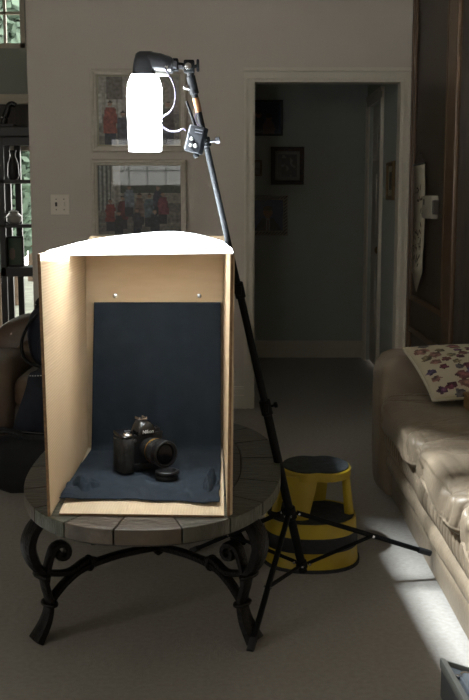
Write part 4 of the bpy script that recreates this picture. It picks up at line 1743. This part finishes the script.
def picture_family(u, v):
    c = porch(u, v, 2)
    if 0.1 < u < 0.3 and v > 0.66:
        c = [96, 84, 78]
    for (fx, fy, sz, cl) in [(0.14, 0.42, 1.3, (136, 60, 48)), (0.3, 0.3, 1.1, (70, 66, 78)), (0.5, 0.42, 1.3, (60, 62, 74)), (0.66, 0.38, 1.2, (80, 84, 90)), (0.86, 0.42, 1.2, (74, 66, 64))]:
        c = figure(u, v, fx, fy, sz * 1.15, cl, 0.03, c)
    n = 1 + 0.22 * noise.noise(Vector((u * 28, v * 24, 8)))
    return [(q * 0.8 + 36) * n for q in c]


def picture(name, label, x0, x1, z0, z1, yw, fw, d, fm, art, nx, nz, group=None, matw=0.0, rope=False):
    t = thing(name, label, 'picture', ((x0 + x1) / 2, yw, z0), group=group)
    obj('frame', ring_frame(new(), x0, x1, z0, z1, yw, fw, d), fm, t)
    a0, a1, b0, b1 = x0 + fw * 0.9, x1 - fw * 0.9, z0 + fw * 0.9, z1 - fw * 0.9
    if matw:
        obj('mat_board', ring_frame(new(), a0, a1, b0, b1, yw, matw, d * 0.34, [(0, d * 0.3), (matw, d * 0.3), (matw, d * 0.2)]), M['lace'], t)
        a0, a1, b0, b1 = a0 + matw, a1 - matw, b0 + matw, b1 - matw
    print_panel('photo_print', a0, a1, b0, b1, yw - d * 0.22, nx, nz, art, t)
    bm = new()
    yy = yw - d * 0.42
    q = fw * 0.95
    bm.faces.new([bm.verts.new(p) for p in ((x0 + q, yy, z0 + q), (x1 - q, yy, z0 + q), (x1 - q, yy, z1 - q), (x0 + q, yy, z1 - q))])
    obj('glass', bm, M['pane'], t)
    obj('backing', box(new(), x0 + 0.004, x1 - 0.004, yw - d * 0.15, yw - 0.001, z0 + 0.004, z1 - 0.004), M['frame_black'], t)
    return t


picture('wall_picture', 'upper cream framed family photo on the wall, behind the glowing flash', -0.868, -0.290, 1.590, 2.082, WY, 0.036, 0.030, M['frame_cream'], picture_family, 70, 60, matw=0.012)
picture('wall_picture', 'lower cream framed group photo on the wall, just above the cardboard box', -0.872, -0.293, 1.055, 1.545, WY, 0.036, 0.030, M['frame_cream'], picture_group, 80, 68, matw=0.0)


def dark_couple(u, v):
    c = [46, 54, 82]
    for fx, fy, s, cl in ((0.3, 0.62, 1, (40, 38, 48)), (0.62, 0.5, 1.1, (110, 88, 84))):
        if ((u - fx) / 0.2) ** 2 + ((v - fy + 0.34) / 0.3) ** 2 < 1:
            c = cl
        if ((u - fx) / 0.1) ** 2 + ((v - fy) / 0.12) ** 2 < 1:
            c = (128, 96, 84)
        if ((u - fx) / 0.11) ** 2 + ((v - fy - 0.08) / 0.07) ** 2 < 1:
            c = (50, 38, 34)
    return c


def dark_bouquet(u, v):
    c = [104, 100, 96] if (abs(u - 0.5) > 0.36 or abs(v - 0.5) > 0.38) else [52, 54, 56]
    n = noise.noise(Vector((u * 7, v * 7, 2)))
    if abs(u - 0.55) < 0.3 and abs(v - 0.5) < 0.34:
        c = [120, 116, 112] if n > 0.32 else ([16, 16, 18] if n < 0.18 else [60, 58, 58])
    return c


def suit_portrait(u, v):
    c = [54, 66, 112]
    if v < 0.42 and abs(u - 0.5) < 0.18 + (0.42 - v) * 0.7:
        c = (24, 26, 40)
    if v < 0.42 and abs(u - 0.5) < 0.05:
        c = (150, 150, 154)
    if v < 0.36 and abs(u - 0.5) < 0.02:
        c = (70, 50, 60)
    if ((u - 0.5) / 0.14) ** 2 + ((v - 0.58) / 0.17) ** 2 < 1:
        c = (142, 106, 88)
    if ((u - 0.5) / 0.15) ** 2 + ((v - 0.72) / 0.08) ** 2 < 1:
        c = (64, 50, 42)
    return c


def small_scene(u, v):
    return (120, 118, 106) if v > 0.5 else (88, 84, 70)


picture('hall_picture', 'small black framed couple portrait, highest in the dim hallway', 0.10, 0.392, 1.815, 2.10, 8.6, 0.018, 0.02, M['frame_black'], dark_couple, 30, 34)
picture('hall_picture', 'bronze framed dark picture, middle one in the hallway', 0.296, 0.566, 1.425, 1.728, 8.6, 0.034, 0.022, M['frame_bronze'], dark_bouquet, 30, 34)
picture('hall_picture', 'tiny gilt picture half hidden behind the left door casing in the hallway', 0.12, 0.224, 1.495, 1.622, 8.6, 0.016, 0.018, M['gilt'], small_scene, 10, 12)
t = picture('hall_picture', 'rope patterned frame with a portrait in a suit, lowest in the hallway', 0.11, 0.438, 1.010, 1.342, 8.6, 0.042, 0.022, M['frame_rope'], suit_portrait, 34, 34)
bm = new()
for k in range(12):
    for (cx_, cz_) in ((0.417, 1.03 + k * 0.0265), (0.131, 1.03 + k * 0.0265)):
        merge(bm, box(new(), -0.018, 0.018, -0.002, 0.002, -0.004, 0.004), Matrix.Translation((cx_, 8.6 - 0.0225, cz_)) @ Matrix.Rotation(math.radians(-40), 4, 'Y'))
    for cz_ in (1.031, 1.321):
        merge(bm, box(new(), -0.018, 0.018, -0.002, 0.002, -0.004, 0.004), Matrix.Translation((0.13 + k * 0.0262, 8.6 - 0.0225, cz_)) @ Matrix.Rotation(math.radians(-40), 4, 'Y'))
obj('rope_stripe', bm, M['frame_rope_dark'], t)
# small picture on the right hall wall
t = thing('hall_picture', 'narrow seen gilt framed print on the right hallway wall', 'picture', (1.075, 7.2, 1.31))
bm = ring_frame(new(), -0.15, 0.15, 1.30, 1.56, 0, 0.03, 0.02)
RM = Matrix.Translation((1.075, 7.2, 0)) @ Matrix.Rotation(-PI / 2, 4, 'Z')
bm.transform(RM)
obj('frame', bm, M['gilt'], t)
bm = new()
merge(bm, box(new(), -0.13, 0.13, -0.006, -0.001, 1.32, 1.54), RM)
obj('photo_print', bm, M['lace'], t)
bm = new()
merge(bm, box(new(), -0.07, 0.07, -0.008, -0.006, 1.37, 1.49), RM)
obj('printed_scene', bm, M['frame_bronze'], t)

# light switch plate
t = thing('light_switch', 'cream double light switch plate on the wall left of the pictures', 'light switch', (-1.068, WY, 1.212))
pl_ = obj('plate', box(new(), -1.128, -1.012, WY - 0.006, WY, 1.212, 1.335, 0.003), M['white_plastic'], t)
for x in (-1.094, -1.046):
    obj('toggle', box(new(), x - 0.006, x + 0.006, WY - 0.017, WY - 0.004, 1.262, 1.287, 0.002), M['grey_slot'] if x < -1.07 else M['white_plastic'], t)
    b_ = new()
    for z in (1.242, 1.306):
        lathe(b_, [(0.0035, 0), (0.0035, 0.002), (0.002, 0.0025)], n=10, mtx=Matrix.Translation((x, WY - 0.006, z)) @ Matrix.Rotation(PI / 2, 4, 'X'))
    obj('screw', b_, M['grey_slot'], t)

# ================================================================== BANNER and thermostat on the dark wood
WX = 1.068
t = thing('lace_banner', 'long white lace banner with a pointed end hanging on the dark wood wall', 'banner', (WX, 6.06, 0.77))
bm = new()
# outline in (y, z); far edge is larger y
outline = []
NB = 30
def half_w(z):
    if z > 0.9:
        return 0.175 - 0.005 * math.sin(z * 40)
    return 0.185 * max(0.0, (z - 0.77) / 0.13)
lft, rgt = [], []
for k in range(NB + 1):
    z = 0.77 + (1.50 - 0.77) * k / NB
    lft.append((6.06 + half_w(z), z))
    rgt.append((6.06 - half_w(z), z))
vl = [bm.verts.new((WX - 0.004 - 0.004 * math.sin(z * 9), y, z)) for y, z in lft]
vr = [bm.verts.new((WX - 0.004 - 0.004 * math.sin(z * 9), y, z)) for y, z in rgt]
for k in range(NB):
    if k == 0:
        bm.faces.new((vl[0], vl[1], vr[1]))
    else:
        bm.faces.new((vl[k], vl[k + 1], vr[k + 1], vr[k]))
fix(bm)
bn = obj('lace_cloth', bm, M['lace'], t, smooth=True)
md = bn.modifiers.new('thickness', 'SOLIDIFY')
md.thickness = 0.002
md.offset = 0
rb = random.Random(5)
bm = new()
for (cz_, cy_, n_) in ((1.33, 6.05, 9), (1.20, 6.06, 4), (1.08, 6.06, 14), (1.00, 6.07, 9), (0.93, 6.06, 3)):
    for k in range(n_):
        y = cy_ + rb.uniform(-0.11, 0.11)
        z = cz_ + rb.uniform(-0.045, 0.045)
        a = rb.uniform(0, PI)
        s = rb.uniform(0.010, 0.02)
        x = WX - 0.0085 - 0.004 * math.sin(z * 9)
        pts = [(math.cos(q * PI / 4) * s * (2.0 if True else 1), math.sin(q * PI / 4) * s * 0.7) for q in range(8)]
        vs = [bm.verts.new((x, y + px * math.cos(a) - pz * math.sin(a), z + px * math.sin(a) * 0.6 + pz * math.cos(a) * 0.6)) for px, pz in pts]
        bm.faces.new(vs)
obj('openwork', bm, M['lace_dark'], t, label='dark openings of the lace pattern')['kind'] = 'stuff'
bm = new()
rod(bm, (WX - 0.008, 5.865, 1.505), (WX - 0.008, 6.255, 1.505), 0.006, n=10)
obj('hanging_rod', bm, M['black_wood'], t, smooth=True)
bm = new()
sweep(bm, [(WX - 0.006, 5.88, 1.507), (WX - 0.004, 6.06, 1.56), (WX - 0.006, 6.24, 1.507)], 0.003, n=6)
lathe(bm, [(0.005, 0), (0.007, 0.01), (0.004, 0.014)], n=10, mtx=Matrix.Translation((WX + 0.006, 6.06, 1.565)) @ Matrix.Rotation(-PI / 2, 4, 'Y'))
obj('hook', bm, M['black_wood'], t)
t = thing('wall_thermostat', 'small white rounded box mounted on the dark wood beside the lace banner', 'thermostat', (1.072, 5.72, 1.2))
obj('housing', box(new(), 1.045, 1.086, 5.58, 5.86, 1.20, 1.325, 0.01), M['thermostat'], t, smooth=True)
obj('slot', box(new(), 1.043, 1.047, 5.78, 5.81, 1.275, 1.305), M['grey_slot'], t)
bm = box(new(), 1.05, 1.086, 5.56, 5.582, 1.225, 1.30, 0.006)
obj('side_lever', bm, M['grey_slot'], t)

# ================================================================== LEFT: armchair, backpack, jeans, black bag
t = thing('armchair', 'brown leather armchair with rounded arms at the left behind the table', 'armchair', (-0.76, 5.2, 0))
bd = lambda a, s: (lambda p, n: a * noise.noise(Vector(p) * 4 + Vector((s, 0, 0))) + a * 0.4 * noise.noise(Vector(p) * 11 + Vector((s, 3, 0))))
obj('base', puff(new(), (-0.76, 5.2, 0.2), (0.44, 0.40, 0.17), 0.22, 40, 24), M['brown_leather'], t, smooth=60)
obj('seat_cushion', puff(new(), (-0.75, 5.1, 0.40), (0.30, 0.38, 0.085), 0.36, 44, 26, bd(0.012, 2)), M['brown_leather'], t, smooth=80)
for x in (-1.17, -0.33):
    obj('arm', puff(new(), (x, 5.12, 0.29), (0.15, 0.42, 0.26), 0.5, 44, 30, bd(0.012, 5)), M['brown_leather'], t, smooth=80)
obj('backrest', puff(new(), (-0.76, 5.48, 0.45), (0.52, 0.16, 0.27), 0.42, 50, 34, bd(0.02, 8)), M['brown_leather'], t, smooth=80)
obj('head_cushion', puff(new(), (-0.78, 5.36, 0.50), (0.36, 0.13, 0.11), 0.45, 44, 26, bd(0.02, 11)), M['brown_leather'], t, smooth=80)
b_ = new()
for x in (-1.12, -0.38):
    for y in (4.86, 5.5):
        lathe(b_, [(0.02, 0), (0.026, 0.02), (0.026, 0.06)], n=10, c=(x, y, 0))
obj('foot', b_, M['black_wood'], t)

t = thing('backpack', 'navy backpack resting on the seat of the brown armchair', 'backpack', (-0.85, 5.1, 0.49))
obj('pack_body', puff(new(), (-0.86, 5.10, 0.635), (0.155, 0.09, 0.155), 0.5, 36, 26, bd(0.012, 4)), M['navy_fabric'], t, smooth=80)
obj('front_pocket', puff(new(), (-0.85, 5.02, 0.585), (0.11, 0.04, 0.08), 0.5, 30, 20), M['navy_fabric'], t, smooth=80)
pts = [(-0.955, 5.04, 0.755), (-1.0, 5.0, 0.70), (-1.03, 4.98, 0.61), (-1.01, 4.99, 0.53), (-0.94, 5.0, 0.495)]
obj('shoulder_strap', plane_sweep(new(), smooth_path(pts, 6), (0, 1, 0), 0.022, 0.006), M['black_fabric'], t, smooth=60)
pts = [(-0.97, 5.08, 0.765), (-0.955, 5.07, 0.815), (-0.90, 5.07, 0.84), (-0.85, 5.07, 0.80)]
obj('top_handle', sweep(new(), smooth_path(pts, 6), 0.018, 0.012, n=8), M['black_fabric'], t, smooth=60)

# jeans draped from the seat front to the floor
def jeans_f(u, v):
    # v: from the seat (0) over the front edge to the floor (1)
    s = v * 0.85
    if s < 0.22:
        y, z = 5.0 - s, 0.515
    else:
        q = (s - 0.22)
        y, z = 4.775 - 0.04 * q, 0.515 - q * 0.72
        if q < 0.06:
            y, z = 4.78 - 0.005 * math.sin(q / 0.06 * PI / 2), 0.515 - q * q / 0.12
    xl = -0.925 - 0.21 * max(0, v - 0.2)
    xr = -0.55
    x = xl + (xr - xl) * u
    y -= 0.03 * abs(math.sin(u * 7 + v * 2)) + 0.02 * noise.noise(Vector((u * 5, v * 5, 0)))
    return Vector((x, y - 0.03, z))


b_ = slab(new(), 30, 40, jeans_f, 0.012)
j_ = obj('jeans', b_, M['denim'], smooth=80)
tag(j_, 'dark blue jeans draped over the front of the brown armchair', 'jeans')
b_ = new()
for k in range(16):
    u0 = 0.02 + k * 0.03
    p = jeans_f(u0, 0.30) + Vector((0, -0.02, 0))
    q = jeans_f(u0 + 0.018, 0.30) + Vector((0, -0.02, 0))
    rod(b_, p, q, 0.0025, n=6)
obj('stitching', b_, M['stitch'], j_, label='pale dashed seam stitching')

t = thing('duffel_bag', 'black soft bag slumped on the carpet in front of the brown armchair', 'bag', (-0.95, 4.62, 0))
def bagd(p, n):
    return 0.035 * noise.noise(Vector(p) * 5) + 0.012 * noise.noise(Vector(p) * 16)
obj('bag_body', puff(new(), (-1.0, 4.59, 0.125), (0.36, 0.105, 0.125), 0.6, 60, 36, bagd), M['black_fabric'], t, smooth=80)
pts = [(-1.2, 4.55, 0.22), (-1.1, 4.53, 0.29), (-0.98, 4.53, 0.28), (-0.88, 4.54, 0.22)]
obj('carry_strap', plane_sweep(new(), smooth_path(pts, 6), (0, 1, 0.3), 0.016, 0.005), M['black_fabric'], t, smooth=60)
obj('zip', sweep(new(), smooth_path([(-1.25, 4.62, 0.243), (-1.0, 4.60, 0.262), (-0.75, 4.62, 0.24)], 6), 0.006, n=6), M['gloss'], t)

# ================================================================== LEFT RECESS: dark etagere with ornaments
t = thing('display_shelf', 'tall dark wood display shelf in front of the bright recess window', 'shelf', (-1.56, 7.98, 0))
YB0, YB1 = 7.83, 8.1
EX0, EX1 = -1.76, -1.34
obj('cornice', box(new(), EX0 - 0.03, EX1 + 0.03, YB0 - 0.03, YB1 + 0.01, 1.76, 1.84, 0.01), M['black_wood'], t)
obj('top_rail', box(new(), EX0 + 0.045, EX1 - 0.045, YB0, YB0 + 0.03, 1.70, 1.76), M['black_wood'], t)
for x in (EX0, EX1 - 0.045):
    for y in (YB0, YB1 - 0.04):
        obj('post', box(new(), x, x + 0.045, y, y + 0.04, 0, 1.76, 0.004), M['black_wood'], t)
SH = (0.12, 0.80, 1.12, 1.45)
for z in SH:
    obj('shelf_board', box(new(), EX0, EX1, YB0, YB1, z - 0.025 if z != 0.80 else z - 0.07, z, 0.003), M['black_wood'], t)
obj('upright', box(new(), -1.68, -1.635, YB1 - 0.04, YB1 - 0.01, 0.12, 1.76), M['black_wood'], t)

# ornaments on the shelf
def vase(name, label, cat, x, y, z, prof, m):
    o = obj(name, lathe(new(), prof, n=20, c=(x, y, z)), m, smooth=40)
    return tag(o, label, cat)


vase('ornament_vase', 'dark slender vase on the top board of the display shelf', 'vase', -1.665, 7.94, 1.45, [(0.03, 0), (0.045, 0.03), (0.04, 0.12), (0.018, 0.18), (0.028, 0.22), (0.02, 0.218)], M['black_wood'])
vase('ornament_jar', 'pale ceramic jar on the second board of the display shelf', 'jar', -1.67, 7.94, 1.12, [(0.03, 0), (0.055, 0.02), (0.06, 0.06), (0.035, 0.085), (0.038, 0.095), (0.005, 0.11)], M['ceramic'])
t = thing('photo_stand', 'green toned framed photo standing on the middle board of the display shelf', 'picture frame', (-1.665, 7.93, 0.80))
obj('frame', ring_frame(new(), -1.735, -1.60, 0.80, 1.03, 7.935, 0.016, 0.02), M['frame_black'], t)
print_panel('photo_print', -1.72, -1.615, 0.815, 1.015, 7.931, 12, 16, lambda u, v: (112, 94, 84) if (u - 0.3) ** 2 + (v - 0.4) ** 2 < 0.05 else (58, 78, 60), t)
obj('backing', box(new(), -1.734, -1.601, 7.936, 7.945, 0.80, 1.029), M['frame_black'], t)
vase('ornament_bowl', 'small green bowl on the lowest board of the display shelf', 'bowl', -1.66, 7.94, 0.12, [(0.03, 0), (0.035, 0.01), (0.08, 0.07), (0.075, 0.07), (0.03, 0.02), (0.005, 0.018)], M['green_ceramic'])
# curved dark sculpture on top of the shelf
t = thing('curved_sculpture', 'dark curved sculpture with a bright rounded top standing on the display shelf', 'sculpture', (-1.69, 7.95, 1.84))
obj('plinth', box(new(), -1.75, -1.64, 7.90, 8.0, 1.84, 1.862, 0.004), M['black_wood'], t)
pts = [(-1.73, 7.95, 1.862), (-1.72, 7.95, 1.91), (-1.70, 7.95, 1.96), (-1.685, 7.95, 2.0), (-1.66, 7.95, 2.012), (-1.635, 7.95, 2.0)]
obj('curved_stem', sweep(new(), smooth_path(pts, 6), lambda q: 0.03 - 0.012 * q, n=12), M['gloss'], t, smooth=60)
obj('bead', lathe(new(), [(0.001, 0), (0.008, 0.004), (0.010, 0.01), (0.008, 0.016), (0.001, 0.02)], n=12, c=(-1.735, 7.92, 1.90)), M['chrome'], t, smooth=True)
